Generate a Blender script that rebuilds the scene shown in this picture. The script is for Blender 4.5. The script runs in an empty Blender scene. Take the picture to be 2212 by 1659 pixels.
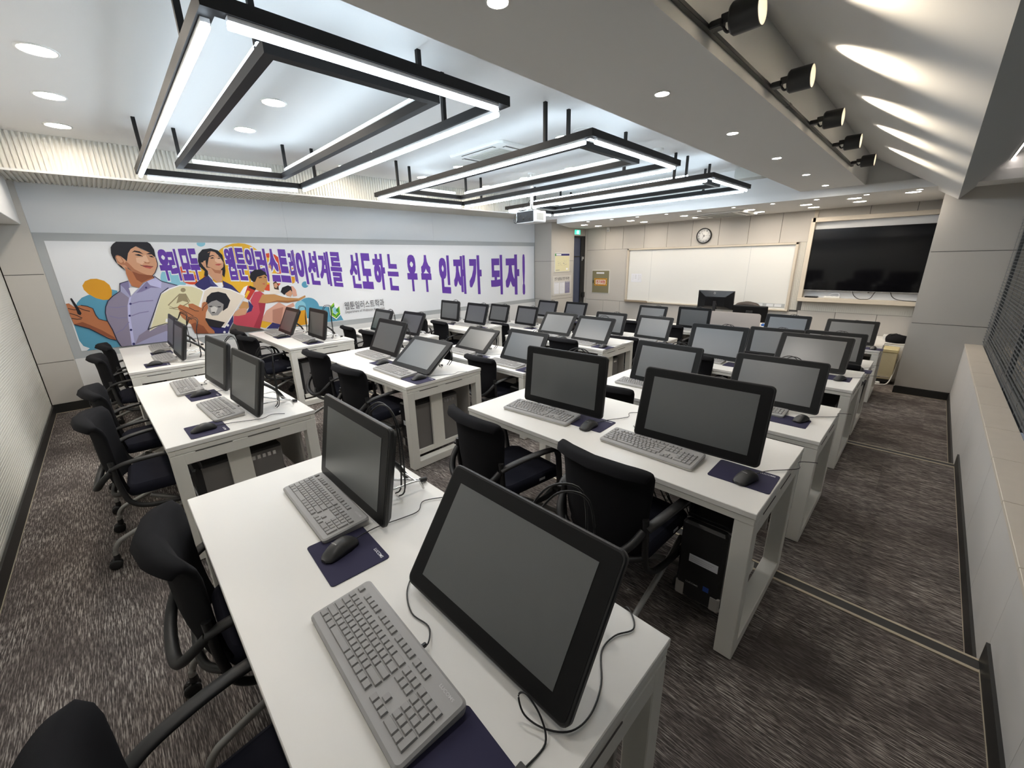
import bpy, math, random, json
from mathutils import Vector, Matrix
random.seed(7)
PI = math.pi
scn = bpy.context.scene
COL = scn.collection

# ------------------------------------------------------------------ camera
CAMZ = 1.673
def _cam():
    yaw, pit, rol = -0.79804546, 0.29746885, 0.02189824
    cy, sy = math.cos(yaw), math.sin(yaw)
    f = Vector((sy*math.cos(pit), cy*math.cos(pit), -math.sin(pit)))
    r = Vector((cy, -sy, 0)); d = f.cross(r)
    r2 = r*math.cos(rol) + d*math.sin(rol)
    d2 = -r*math.sin(rol) + d*math.cos(rol)
    cd = bpy.data.cameras.new('camera'); co = bpy.data.objects.new('camera', cd)
    COL.objects.link(co)
    m = Matrix(((r2.x, -d2.x, -f.x, 0), (r2.y, -d2.y, -f.y, 0), (r2.z, -d2.z, -f.z, CAMZ), (0, 0, 0, 1)))
    co.matrix_world = m
    cd.sensor_width = 36.0; cd.sensor_fit = 'HORIZONTAL'
    cd.lens = 871.78/2212*36.0
    cd.clip_start = 0.02; cd.clip_end = 200
    scn.camera = co
_cam()

# ------------------------------------------------------------------ world, exposure
w = bpy.data.worlds.new('world'); scn.world = w; w.use_nodes = True
bg = w.node_tree.nodes['Background']
bg.inputs[0].default_value = (0.42, 0.47, 0.55, 1); bg.inputs[1].default_value = 0.10
scn.view_settings.view_transform = 'Standard'
scn.view_settings.look = 'None'
scn.view_settings.gamma = 1.0
scn.view_settings.use_curve_mapping = False
scn.view_settings.exposure = 1.9

TUBE_E = 5.2       # LED tubes under the outer frames
TUBE_IN = 3.4      # LED tubes on top of the inner frames
DOWN_E = 36.0      # recessed downlights, main ceiling
SOFF_E = 27.0      # paired downlights of the front soffit
BEAM_E = 110.0     # small spot downlights
SPOT_W = 13.0      # track spot heads

# ------------------------------------------------------------------ materials
MATS = {}
def M(name, col, rough=0.5, metal=0.0, spec=0.5, emit=None, es=0.0, bump=0.0, bscale=200.0, coat=0.0, var=0.0, vscale=30.0):
    if name in MATS: return MATS[name]
    m = bpy.data.materials.new(name); m.use_nodes = True
    nt = m.node_tree; b = nt.nodes['Principled BSDF']
    b.inputs['Base Color'].default_value = (*col, 1)
    b.inputs['Roughness'].default_value = rough
    b.inputs['Metallic'].default_value = metal
    b.inputs['Specular IOR Level'].default_value = spec
    if coat: b.inputs['Coat Weight'].default_value = coat; b.inputs['Coat Roughness'].default_value = 0.05
    if emit: b.inputs['Emission Color'].default_value = (*emit, 1); b.inputs['Emission Strength'].default_value = es
    if bump or var:
        tc = nt.nodes.new('ShaderNodeTexCoord'); nz = nt.nodes.new('ShaderNodeTexNoise')
        nt.links.new(tc.outputs['Object'], nz.inputs['Vector'])
        if bump:
            nz.inputs['Scale'].default_value = bscale; nz.inputs['Detail'].default_value = 2
            bp = nt.nodes.new('ShaderNodeBump'); bp.inputs['Strength'].default_value = bump; bp.inputs['Distance'].default_value = 0.002
            nt.links.new(nz.outputs['Fac'], bp.inputs['Height']); nt.links.new(bp.outputs['Normal'], b.inputs['Normal'])
        if var:
            n2 = nt.nodes.new('ShaderNodeTexNoise'); n2.inputs['Scale'].default_value = vscale; n2.inputs['Detail'].default_value = 3
            nt.links.new(tc.outputs['Object'], n2.inputs['Vector'])
            mx = nt.nodes.new('ShaderNodeMix'); mx.data_type = 'RGBA'
            mx.inputs[6].default_value = (*[c*(1-var) for c in col], 1); mx.inputs[7].default_value = (*[min(1, c*(1+var)) for c in col], 1)
            nt.links.new(n2.outputs['Fac'], mx.inputs[0]); nt.links.new(mx.outputs[2], b.inputs['Base Color'])
    MATS[name] = m
    return m

def carpet():
    m = bpy.data.materials.new('carpet'); m.use_nodes = True
    nt = m.node_tree; N = nt.nodes; L = nt.links; b = N['Principled BSDF']
    tc = N.new('ShaderNodeTexCoord')
    def noise(sc, scale, detail=2.0, rough=0.5):
        mp = N.new('ShaderNodeMapping'); mp.inputs['Scale'].default_value = sc
        L.new(tc.outputs['Object'], mp.inputs['Vector'])
        n = N.new('ShaderNodeTexNoise'); n.inputs['Scale'].default_value = scale; n.inputs['Detail'].default_value = detail; n.inputs['Roughness'].default_value = rough
        L.new(mp.outputs['Vector'], n.inputs['Vector']); return n.outputs['Fac']
    def ramp(src, a, b_):
        r = N.new('ShaderNodeMapRange'); r.inputs[1].default_value = a; r.inputs[2].default_value = b_; r.clamp = True
        L.new(src, r.inputs[0]); return r.outputs[0]
    def math_(op, a, b_):
        n = N.new('ShaderNodeMath'); n.operation = op
        for i, v in enumerate((a, b_)):
            if isinstance(v, (int, float)): n.inputs[i].default_value = v
            else: L.new(v, n.inputs[i])
        return n.outputs[0]
    # fine cords running across the room, broken into dashes
    streak = ramp(noise((13, 210, 1), 1.0, 2.0, 0.6), 0.47, 0.64)
    fine = ramp(noise((40, 260, 1), 1.0, 1.0), 0.42, 0.66)
    # carpet tiles: each 0.5 m tile has its own brightness
    sx = N.new('ShaderNodeSeparateXYZ'); L.new(tc.outputs['Object'], sx.inputs[0])
    fx = math_('FLOOR', math_('MULTIPLY', sx.outputs[0], 4.0), 0); fy = math_('FLOOR', math_('MULTIPLY', sx.outputs[1], 4.0), 0)
    cb = N.new('ShaderNodeCombineXYZ'); L.new(fx, cb.inputs[0]); L.new(fy, cb.inputs[1])
    wn = N.new('ShaderNodeTexWhiteNoise'); wn.noise_dimensions = '2D'; L.new(cb.outputs[0], wn.inputs['Vector'])
    patch = math_('ADD', math_('MULTIPLY', wn.outputs['Value'], 0.35), math_('MULTIPLY', ramp(noise((1.2, 3, 1), 1.6, 3.0), 0.35, 0.7), 0.75))
    k = math_('MULTIPLY', math_('ADD', math_('MULTIPLY', streak, 0.75), math_('MULTIPLY', fine, 0.25)), math_('ADD', patch, 0.28))
    cr = N.new('ShaderNodeValToRGB'); L.new(k, cr.inputs[0])
    e = cr.color_ramp.elements
    e[0].position = 0.0; e[0].color = (0.062, 0.054, 0.051, 1)
    e[1].position = 1.0; e[1].color = (0.50, 0.46, 0.42, 1)
    e2 = e.new(0.3); e2.color = (0.165, 0.142, 0.132, 1)
    L.new(cr.outputs[0], b.inputs['Base Color'])
    b.inputs['Roughness'].default_value = 0.95; b.inputs['Specular IOR Level'].default_value = 0.1
    bp = N.new('ShaderNodeBump'); bp.inputs['Strength'].default_value = 0.5; bp.inputs['Distance'].default_value = 0.003
    L.new(k, bp.inputs['Height']); L.new(bp.outputs['Normal'], b.inputs['Normal'])
    return m

m_carpet = carpet()
m_ceil = M('ceiling_paint', (0.72, 0.715, 0.70), 0.9, spec=0.2)
m_panel = M('wall_panel_film', (0.53, 0.505, 0.465), 0.6, spec=0.3, bump=0.06, bscale=900)
m_gap = M('panel_gap', (0.10, 0.095, 0.09), 0.8)
m_white = M('white_film', (0.70, 0.72, 0.74), 0.5, spec=0.35)
m_band = M('grey_band', (0.42, 0.44, 0.45), 0.5, spec=0.35)
m_wains = M('white_wainscot', (0.74, 0.74, 0.73), 0.6)
m_rib = M('ribbed_panel', (0.68, 0.66, 0.60), 0.7, spec=0.25)
m_stone = M('ledge_stone', (0.62, 0.56, 0.48), 0.45, var=0.05, vscale=14)
m_low = M('low_wall_film', (0.60, 0.58, 0.555), 0.55, spec=0.3, bump=0.05, bscale=700)
m_base = M('baseboard_black', (0.018, 0.018, 0.017), 0.45)
m_gold = M('edge_trim', (0.50, 0.44, 0.33), 0.45, metal=0.2)
m_nosing = M('nosing_rubber', (0.03, 0.029, 0.028), 0.6)
m_desk = M('desk_white', (0.80, 0.785, 0.75), 0.42, spec=0.4)
m_dedge = M('desk_edge', (0.55, 0.50, 0.45), 0.5)
m_dsteel = M('desk_steel_white', (0.74, 0.725, 0.67), 0.45, spec=0.4)
m_modest = M('modesty_grey', (0.40, 0.38, 0.355), 0.6)
m_blk = M('black_plastic', (0.013, 0.013, 0.014), 0.42)
m_blkg = M('black_gloss', (0.010, 0.010, 0.011), 0.16)
m_bezel = M('bezel_black', (0.007, 0.007, 0.0075), 0.40, spec=0.22)
m_screen = M('screen_off', (0.068, 0.073, 0.074), 0.32, spec=0.5)
m_screen.node_tree.nodes['Principled BSDF'].inputs['IOR'].default_value = 2.0
m_chrome = M('wire_steel', (0.72, 0.72, 0.72), 0.25, metal=0.9)
m_kb = M('keyboard_grey', (0.36, 0.355, 0.35), 0.55)
m_kbb = M('keyboard_base', (0.56, 0.54, 0.50), 0.5)
m_key = M('keycap_grey', (0.33, 0.325, 0.32), 0.6)
m_pad = M('mouse_pad_navy', (0.022, 0.020, 0.058), 0.85, bump=0.1, bscale=1500)
m_mouse = M('mouse_black', (0.028, 0.028, 0.029), 0.42)
m_print = M('white_print', (0.75, 0.76, 0.80), 0.6)
m_printg = M('grey_print', (0.55, 0.55, 0.55), 0.6)
m_fabric = M('chair_fabric_black', (0.013, 0.013, 0.015), 0.95, spec=0.15, bump=0.3, bscale=1200)
m_seat = M('seat_fabric_navy', (0.017, 0.018, 0.028), 0.95, spec=0.15, bump=0.3, bscale=1200)
m_frame = M('chair_plastic', (0.016, 0.016, 0.017), 0.5)
m_leg = M('chair_leg_grey', (0.36, 0.355, 0.34), 0.38, metal=0.55)
m_case = M('tower_side_grey', (0.20, 0.19, 0.185), 0.5, metal=0.3)
m_led = M('led_tube', (0.9, 0.9, 0.9), 0.4, emit=(0.76, 0.88, 1.0), es=TUBE_E)
m_ledin = M('led_tube_inner', (0.9, 0.9, 0.9), 0.4, emit=(0.66, 0.84, 1.0), es=TUBE_IN)
m_bat = M('led_batten', (0.72, 0.72, 0.72), 0.5)
m_lframe = M('light_frame_black', (0.010, 0.0095, 0.0095), 0.6, spec=0.25)
m_dl = M('downlight_lens', (0.9, 0.9, 0.9), 0.4, emit=(1.0, 0.89, 0.76), es=DOWN_E)
m_dls = M('downlight_lens_soffit', (0.9, 0.9, 0.9), 0.4, emit=(1.0, 0.88, 0.74), es=SOFF_E)
m_dl2 = M('downlight_lens_small', (0.9, 0.9, 0.9), 0.4, emit=(1.0, 0.94, 0.86), es=BEAM_E)
m_dl4 = M('spot_lens', (0.9, 0.9, 0.9), 0.4, emit=(1.0, 0.94, 0.86), es=3.0)
m_dl3 = M('downlight_lens_edge', (0.9, 0.9, 0.9), 0.4, emit=(1.0, 0.94, 0.86), es=25.0)
m_ac = M('cassette_white', (0.74, 0.74, 0.71), 0.45)
m_acg = M('cassette_grille', (0.50, 0.50, 0.46), 0.6)
m_acd = M('cassette_slot', (0.05, 0.045, 0.04), 0.7)
m_wb = M('whiteboard_face', (0.74, 0.74, 0.71), 0.22, spec=0.5)
m_wbf = M('board_frame', (0.58, 0.52, 0.43), 0.5)
m_tv = M('tv_glass', (0.003, 0.003, 0.004), 0.06, spec=0.4)
m_glass = None
def glass(name, col, alpha_mix):
    m = bpy.data.materials.new(name); m.use_nodes = True; nt = m.node_tree
    for n in list(nt.nodes): nt.nodes.remove(n)
    o = nt.nodes.new('ShaderNodeOutputMaterial'); t = nt.nodes.new('ShaderNodeBsdfTransparent'); g = nt.nodes.new('ShaderNodeBsdfGlossy')
    g.inputs['Roughness'].default_value = 0.02; t.inputs[0].default_value = (*col, 1)
    fr = nt.nodes.new('ShaderNodeFresnel'); fr.inputs[0].default_value = alpha_mix
    mx = nt.nodes.new('ShaderNodeMixShader'); nt.links.new(fr.outputs[0], mx.inputs[0]); nt.links.new(t.outputs[0], mx.inputs[1]); nt.links.new(g.outputs[0], mx.inputs[2]); nt.links.new(mx.outputs[0], o.inputs[0])
    return m
m_glass = glass('window_glass', (0.80, 0.86, 0.88), 1.5)

# ------------------------------------------------------------------ mesh builder
class MB:
    def __init__(s): s.v = []; s.f = []; s.m = []; s.s = []
    def add(s, verts, faces, mi=0, smooth=False):
        o = len(s.v); s.v += [tuple(p) for p in verts]
        for f in faces: s.f.append(tuple(i+o for i in f)); s.m.append(mi); s.s.append(smooth)
    def box(s, x0, x1, y0, y1, z0, z1, mi=0, b=0.0, top=None):
        if x0 > x1: x0, x1 = x1, x0
        if y0 > y1: y0, y1 = y1, y0
        if z0 > z1: z0, z1 = z1, z0
        if b <= 0:
            v = [(x0,y0,z0),(x1,y0,z0),(x1,y1,z0),(x0,y1,z0),(x0,y0,z1),(x1,y0,z1),(x1,y1,z1),(x0,y1,z1)]
            f = [(3,2,1,0),(4,5,6,7),(0,1,5,4),(1,2,6,5),(2,3,7,6),(3,0,4,7)]
            s.add(v, f, mi)
            if top is not None: s.m[-5] = top
            return
        b = min(b, (x1-x0)/2.01, (y1-y0)/2.01, (z1-z0)/2.01)
        rings = []
        for z, i in ((z0, b), (z0+b, 0), (z1-b, 0), (z1, b)):
            xa, xb, ya, yb = x0+i, x1-i, y0+i, y1-i; c = b
            if i: c = b*0.6
            rings.append([(xa+c,ya,z),(xb-c,ya,z),(xb,ya+c,z),(xb,yb-c,z),(xb-c,yb,z),(xa+c,yb,z),(xa,yb-c,z),(xa,ya+c,z)])
        s.loft(rings, mi, True, False)
    def loft(s, rings, mi=0, caps=True, smooth=True, closed=True):
        n = len(rings[0]); o = []; fs = []
        for r in rings: o += r
        for k in range(len(rings)-1):
            for i in range(n if closed else n-1):
                j = (i+1) % n
                fs.append((k*n+i, k*n+j, (k+1)*n+j, (k+1)*n+i))
        s.add(o, fs, mi, smooth)
        if caps and closed:
            s.add(rings[0], [tuple(reversed(range(n)))], mi); s.add(rings[-1], [tuple(range(n))], mi)
    def tube(s, pts, r, n=8, mi=0, caps=True, flat=1.0, up=(0,0,1), smooth=True, closed=False):
        P = [Vector(p) for p in pts]; rings = []; L = len(P); up = Vector(up)
        for i, p in enumerate(P):
            if closed: t = (P[(i+1) % L]-P[i-1]).normalized()
            else:
                a = P[max(i-1, 0)]; c = P[min(i+1, L-1)]; t = (c-a).normalized()
            u = up if abs(t.dot(up)) < 0.95 else Vector((0,1,0)) if abs(t.y) < 0.9 else Vector((1,0,0))
            x = t.cross(u).normalized(); y = x.cross(t).normalized()
            rr = r[i] if isinstance(r, (list, tuple)) else r
            rings.append([tuple(p + x*math.cos(2*PI*k/n)*rr*flat + y*math.sin(2*PI*k/n)*rr) for k in range(n)])
        if closed: rings.append(rings[0])
        s.loft(rings, mi, caps and not closed, smooth)
    def cyl(s, p0, p1, r0, r1=None, n=16, mi=0, caps=True, smooth=True):
        s.tube([p0, p1], [r0, r0 if r1 is None else r1], n, mi, caps, smooth=smooth)
    def prism(s, pts, d, mi=0, smooth=False):
        n = len(pts); d = Vector(d); a = [Vector(p) for p in pts]; c = [p+d for p in a]
        s.loft([[tuple(p) for p in a], [tuple(p) for p in c]], mi, True, smooth)
    def lathe(s, prof, c=(0,0,0), n=20, mi=0, axis='z', smooth=True, caps=True):
        rings = []
        for r, h in prof:
            ring = []
            for k in range(n):
                a = 2*PI*k/n; x, y = r*math.cos(a), r*math.sin(a)
                ring.append({'z': (c[0]+x, c[1]+y, c[2]+h), 'x': (c[0]+h, c[1]+x, c[2]+y), 'y': (c[0]+x, c[1]+h, c[2]+y)}[axis])
            rings.append(ring)
        s.loft(rings, mi, caps, smooth)
    def quad(s, a, b, c, d, mi=0): s.add([a, b, c, d], [(0,1,2,3)], mi)
    def rot(s, mat, start=0):
        s.v[start:] = [tuple(mat @ Vector(p)) for p in s.v[start:]]
    def mesh(s, name, mats):
        me = bpy.data.meshes.new(name); me.from_pydata(s.v, [], s.f)
        for m in (mats if isinstance(mats, (list, tuple)) else [mats]): me.materials.append(m)
        me.polygons.foreach_set('material_index', s.m); me.polygons.foreach_set('use_smooth', s.s)
        import bmesh
        bm = bmesh.new(); bm.from_mesh(me); bmesh.ops.recalc_face_normals(bm, faces=bm.faces); bm.to_mesh(me); bm.free()
        me.update(); return me
    def build(s, name, mats, parent=None, loc=None):
        o = bpy.data.objects.new(name, s.mesh(name, mats)); COL.objects.link(o)
        if parent: o.parent = parent
        if loc: o.location = loc
        return o

def rrect(w, h, r, n=6, cx=0.0, cy=0.0):
    out = []
    for qx, qy, a0 in ((1,-1,-PI/2),(1,1,0),(-1,1,PI/2),(-1,-1,PI)):
        for k in range(n+1):
            a = a0 + PI/2*k/n
            out.append((cx+qx*(w/2-r)+r*math.cos(a), cy+qy*(h/2-r)+r*math.sin(a)))
    return out

def smooth_path(pts, k=6):
    P = [Vector(p) for p in pts]; out = []
    for i in range(len(P)-1):
        p0, p1, p2, p3 = P[max(i-1,0)], P[i], P[i+1], P[min(i+2, len(P)-1)]
        for j in range(k):
            t = j/k
            out.append(0.5*((2*p1)+(p2-p0)*t+(2*p0-5*p1+4*p2-p3)*t*t+(3*p1-p0-3*p2+p3)*t**3))
    out.append(P[-1]); return out

# ------------------------------------------------------------------ object conventions
def thing(name, label, cat, loc=(0,0,0), rz=0.0, group=None):
    o = bpy.data.objects.new(name, None); COL.objects.link(o); o.empty_display_size = 0.1
    o.location = loc; o.rotation_euler = (0, 0, rz)
    return tag(o, label, cat, group)
def tag(o, label, cat, group=None, kind=None):
    o['label'] = label; o['category'] = cat
    if group: o['group'] = group
    if kind: o['kind'] = kind
    return o
def struct(o):
    o['kind'] = 'structure'; return o
def kids(o): return KIDS.get(o.name, [])
KIDS = {}
def part(mb, name, mats, parent, label=None, loc=None):
    o = mb.build(name, mats, parent, loc) if isinstance(mb, MB) else bpy.data.objects.new(name, mb)
    if not isinstance(mb, MB): COL.objects.link(o); o.parent = parent
    KIDS.setdefault(parent.name, []).append(o)
    if label: o['label'] = label
    return o
def dup(root, label, loc, rz=0.0, skip=()):
    def cp(o, par):
        c = o.copy(); COL.objects.link(c); c.parent = par
        KIDS[c.name] = []
        for ch in kids(o):
            if ch.name.split('.')[0] not in skip: KIDS[c.name].append(cp(ch, c))
        return c
    r = cp(root, None); r.location = loc; r.rotation_euler = (0, 0, rz); r['label'] = label
    return r

def text_mesh(body, size=1.0, offset=0.0, extrude=0.0, align='LEFT'):
    cu = bpy.data.curves.new('text', 'FONT'); cu.body = body; cu.size = size; cu.offset = offset; cu.extrude = extrude
    cu.align_x = align; cu.resolution_u = 3
    o = bpy.data.objects.new('text', cu); COL.objects.link(o)
    dg = bpy.context.evaluated_depsgraph_get(); dg.update()
    me = bpy.data.meshes.new_from_object(o.evaluated_get(dg))
    bpy.data.objects.remove(o); bpy.data.curves.remove(cu)
    return me
def text_into(mb, body, size, origin, ux, uy, mi=0, offset=0.0, center=True, fit=None):
    """lay text flat in the plane origin + ux*x + uy*y"""
    me = text_mesh(body, 1.0, offset)
    vs = [v.co.copy() for v in me.vertices]
    if not vs: return
    x0 = min(v.x for v in vs); x1 = max(v.x for v in vs); y0 = min(v.y for v in vs); y1 = max(v.y for v in vs)
    ux, uy, o = Vector(ux), Vector(uy), Vector(origin)
    sx = sy = size
    if fit: sx = fit[0]/max(x1-x0, 1e-6); sy = fit[1]/max(y1-y0, 1e-6)
    cx, cy = ((x0+x1)/2, (y0+y1)/2) if center else (x0, y0)
    mb.add([o+ux*((v.x-cx)*sx)+uy*((v.y-cy)*sy) for v in vs], [tuple(p.vertices) for p in me.polygons], mi)
    bpy.data.meshes.remove(me)

# ------------------------------------------------------------------ the room: levels and walls
XW, XR = -7.3, 0.46            # mural wall, low window wall
YB, YF = -0.755, 9.5           # rear wall, whiteboard wall
S1, S2 = 2.30, 5.08            # step edges
Z = {0: 0.0, 1: -0.165, 2: -0.33}
def level(y): return Z[0] if y < S1 else Z[1] if y < S2 else Z[2]
ROWZ = {1: 0.0, 2: 0.0, 3: -0.165, 4: -0.165, 5: -0.33, 6: -0.33}
MAIN = 2.965; BEAM = 2.534; SOF = 2.43; BULK = 2.61

f = MB()
for (y0, y1, z) in ((YB-0.3, S1, Z[0]), (S1, S2, Z[1]), (S2, YF+0.3, Z[2])):
    f.box(XW-0.2, XR+0.15, y0, y1, -0.6, z)
struct(f.build('floor', m_carpet))
for i, (y, z) in enumerate(((S1, Z[0]), (S2, Z[1]))):
    t = MB()
    t.box(XW, XR, y-0.062, y+0.004, z-0.03, z+0.004, 0)
    t.box(XW, XR, y-0.078, y-0.062, z-0.01, z+0.005, 1)
    t.box(XW, XR, y-0.006, y+0.007, z-0.03, z+0.0055, 1)
    struct(t.build('trim_%d' % (i+1), [m_nosing, m_gold]))

def panels(mb, axis, pos, out, rects, gap=0.0035, th=0.012, mi=0):
    """flat panels with narrow joints on the plane axis=pos, standing out by th"""
    for a0, a1, z0, z1 in rects:
        a0 += gap; a1 -= gap; z0 += gap; z1 -= gap
        p0, p1 = sorted((pos, pos+out*th))
        if axis == 'x': mb.box(p0, p1, a0, a1, z0, z1, mi)
        else: mb.box(a0, a1, p0, p1, z0, z1, mi)

# mural wall
wl = MB()
wl.box(XW-0.2, XW-0.012, YB, YF, -0.6, 3.1, 0)
for y0, y1 in ((-0.448, 2.2385), (2.2405, 4.983), (4.985, 8.03)):
    wl.box(XW-0.012, XW, y0, y1, 2.09, BULK+0.05, 0)
    wl.box(XW-0.012, XW-0.003, y0, y1, 0.6, 2.09, 1)
wl.box(XW-0.012, XW+0.002, -0.448, 8.03, -0.4, 0.612, 2)
struct(wl.build('wall_left', [m_white, m_band, m_wains]))
# rear left column face
wc = MB(); wc.box(XW-0.05, -7.212, YB, -0.452, -0.6, 3.0, 1)
panels(wc, 'x', -7.212, 1, [(YB, -0.45, 0.11, 0.62), (YB, -0.45, 0.62, 1.63), (YB, -0.45, 1.63, 2.95)])
wc.box(-7.3, -7.2005, -0.4535, -0.448, 0.11, 2.61, 0)
struct(wc.build('wall_left_column', [m_panel, m_gap]))

# ribs helper
def ribs(mb, axis, a0, a1, pitch, fn, duty=0.55):
    n = int((a1-a0)/pitch)
    for i in range(n):
        c = a0 + (i+0.5)*pitch; fn(c-pitch*duty/2, c+pitch*duty/2)

# rear wall: fine horizontal ribs
wb = MB(); wb.box(XW-0.2, XR+0.4, YB-0.2, YB-0.008, -0.6, 3.1, 0)
ribs(wb, 'z', 0.105, 2.16, 0.022, lambda a, b: wb.box(-7.2, XR+0.3, YB-0.01, YB-0.0062, a, b, 0), 0.7)
struct(wb.build('wall_back', [m_rib]))
p = MB(); p.box(-7.2, XR, YB, -0.495, 2.165, 3.0, 0, 0.004)
struct(p.build('wall_back_pelmet', m_ceil))

# pillar at the front of the mural wall
PX = -6.75
wp = MB(); wp.box(XW-0.05, PX-0.012, 8.042, 8.92, -0.6, 2.9, 1)
panels(wp, 'y', 8.042, -1, [(XW, PX, -0.23, 0.69), (XW, PX, 0.69, 1.63), (XW, PX, 1.63, 2.75)])
panels(wp, 'x', PX-0.012, 1, [(8.03, 8.93, -0.23, 0.69), (8.03, 8.93, 0.69, 1.63), (8.03, 8.93, 1.63, 2.75)])
wp.box(-6.86, PX, 8.92, 8.945, -0.33, 2.5, 0)
struct(wp.build('wall_left_pillar', [m_panel, m_gap]))
wd = MB(); wd.box(-6.95, -6.80, 8.945, YF, 2.25, 2.7, 0); wd.box(-7.2, -6.9, 8.93, YF, -0.6, 2.3, 1)
struct(wd.build('wall_left_door_head', [m_panel, m_gap]))
# dark glazed door in the side wall
d = thing('door_1', 'dark glazed door with black frame between pillar and whiteboard wall', 'door', (-6.83, 9.22, -0.33)); struct(d)
mb = MB()
for a, b in ((-0.275, -0.235), (0.235, 0.275)): mb.box(-0.03, 0.03, a, b, 0, 2.57)
mb.box(-0.03, 0.03, -0.235, 0.235, 2.53, 2.57); mb.box(-0.025, 0.025, -0.235, 0.235, 2.05, 2.075); mb.box(-0.025, 0.03, 0.10, 0.235, 0.0, 2.53)
part(mb, 'door_frame', m_blk, d)
mb = MB(); mb.box(-0.012, 0.004, -0.235, 0.10, 0.0, 2.53)
part(mb, 'door_pane', M('door_glass_dark', (0.055, 0.068, 0.12), 0.10, spec=0.6), d)
mb = MB(); mb.box(0.03, 0.055, 0.12, 0.15, 1.95, 2.06, b=0.004); mb.box(0.03, 0.05, 0.17, 0.215, 1.99, 2.05, b=0.004)
part(mb, 'door_closer', m_chrome, d)
mb = MB(); mb.box(0.03, 0.075, 0.19, 0.27, 0.98, 1.12, b=0.01)
part(mb, 'door_lock', m_blk, d)
mb = MB(); mb.box(0.02, 0.06, -0.285, -0.26, 0.98, 1.22, b=0.008)
part(mb, 'door_handle', m_ac, d)

# whiteboard wall
wf = MB(); wf.box(-7.0, XR+0.3, YF+0.012, YF+0.2, -0.6, 3.0, 1)
xs = [-6.80, -6.725, -6.16, -5.655, -5.085, -4.515, -3.95, -3.38, -2.815, -2.25, -1.75]
top = [(a, b, 1.885, 2.44) for a, b in zip(xs[1:-1], xs[2:])]
low = [(a, b, -0.23, 0.597) for a, b in zip(xs[1:-1], xs[2:])] + [(-1.75, -1.16, -0.23, 0.63), (-1.16, -0.58, -0.23, 0.63), (-0.58, 0.0, -0.23, 0.63)]
panels(wf, 'y', YF+0.012, -1, top + low + [(-6.80, -6.725, -0.23, 2.44), (-6.725, -5.49, 0.597, 1.885), (-2.0, -1.89, 0.597, 1.885)])
panels(wf, 'y', YF+0.02, -1, [(-1.70, -0.98, 2.28, 2.44), (-0.98, -0.4, 2.28, 2.44), (-0.4, 0.3, 2.28, 2.44)])
wf.box(-1.898, -1.773, YF+0.006, YF+0.0115, 0.63, 1.885, 2)
ribs(wf, 'x', -1.895, -1.775, 0.024, lambda a, b: wf.box(a, b, YF-0.004, YF+0.012, 0.63, 1.885, 2))
ribs(wf, 'x', -1.70, 0.2, 0.03, lambda a, b: wf.box(a, b, YF+0.004, YF+0.012, 0.635, 0.83, 2))
wf.box(-1.70, 0.2, YF+0.011, YF+0.0125, 0.63, 0.83, 2)
struct(wf.build('wall_front', [m_panel, m_gap, m_rib]))
tn = MB()     # frame of the television niche
tn.box(-1.765, -1.70, YF-0.13, YF+0.01, 0.83, 2.285, 0); tn.box(-1.74, 0.3, YF-0.13, YF+0.01, 2.215, 2.285, 0)
tn.box(-1.755, -1.695, YF-0.02, YF+0.01, 2.28, 2.44, 0)
tn.box(-1.765, 0.3, YF-0.16, YF+0.01, 0.815, 0.885, 0, 0.004); tn.box(-1.70, 0.3, YF+0.0, YF+0.014, 0.885, 2.215, 1)
struct(tn.build('trim_3', [m_wbf, m_white]))

# right pillar
rp = MB(); rp.box(-0.105, 1.2, 8.042, 9.3, -0.6, 3.2, 1)
panels(rp, 'y', 8.042, -1, [(-0.117, 0.9, -0.22, 0.71), (-0.117, 0.9, 0.71, 1.663), (-0.117, 0.9, 1.663, 3.1)])
rp.box(-0.117, -0.104, 8.0305, 9.3, -0.33, 2.6, 0)
struct(rp.build('wall_right_pillar', [m_panel, m_gap]))

# low window wall and stone ledge
wr = MB(); wr.box(XR+0.012, 0.62, YB, 8.035, -0.6, 0.455, 1)
panels(wr, 'x', XR+0.012, -1, [(8.03-0.635*(i+1), 8.03-0.635*i, -0.4, 0.458) for i in range(14)], gap=0.0012)
struct(wr.build('wall_right', [m_low, m_gap]))
lg = MB()
for i in range(14): lg.box(XR-0.006, 0.615, 8.03-0.635*(i+1)+0.0026, 8.03-0.635*i-0.0026, 0.455, 0.48, 0, 0.002)
lg.box(XR+0.002, 0.61, YB, 8.03, 0.45, 0.476, 1)
struct(lg.build('wall_right_ledge', [m_stone, m_gap]))

# baseboards
def bb(name, boxes):
    m = MB()
    for bx in boxes: m.box(*bx)
    return struct(m.build(name, [m_base, m_gold]))
bb('baseboard_right', [(XR-0.012, XR, YB, S1+0.0, 0.0, 0.105), (XR-0.012, XR, S1, S2, -0.165, -0.06), (XR-0.012, XR, S2, 8.03, -0.33, -0.225),
    (XR-0.0142, XR-0.0115, YB, S1-0.06, 0.0, 0.006, 1), (XR-0.0142, XR-0.0115, S1, S2-0.06, -0.165, -0.159, 1), (XR-0.0142, XR-0.0115, S2, 8.03, -0.33, -0.324, 1)])
bb('baseboard_back', [(-7.2, XR, YB, YB+0.012, 0.0, 0.105), (-7.2, XR, YB+0.0115, YB+0.0145, 0.0, 0.006, 1)])
bb('baseboard_left', [(-7.2, -7.188, YB, -0.448, 0.0, 0.105), (-7.1885, -7.1855, YB, -0.45, 0.0, 0.006, 1), (XW, XW+0.012, -0.448, S1, 0.0, 0.105), (XW, XW+0.012, S1, S2, -0.165, -0.06), (XW, XW+0.012, S2, 8.03, -0.33, -0.225)])
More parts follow.
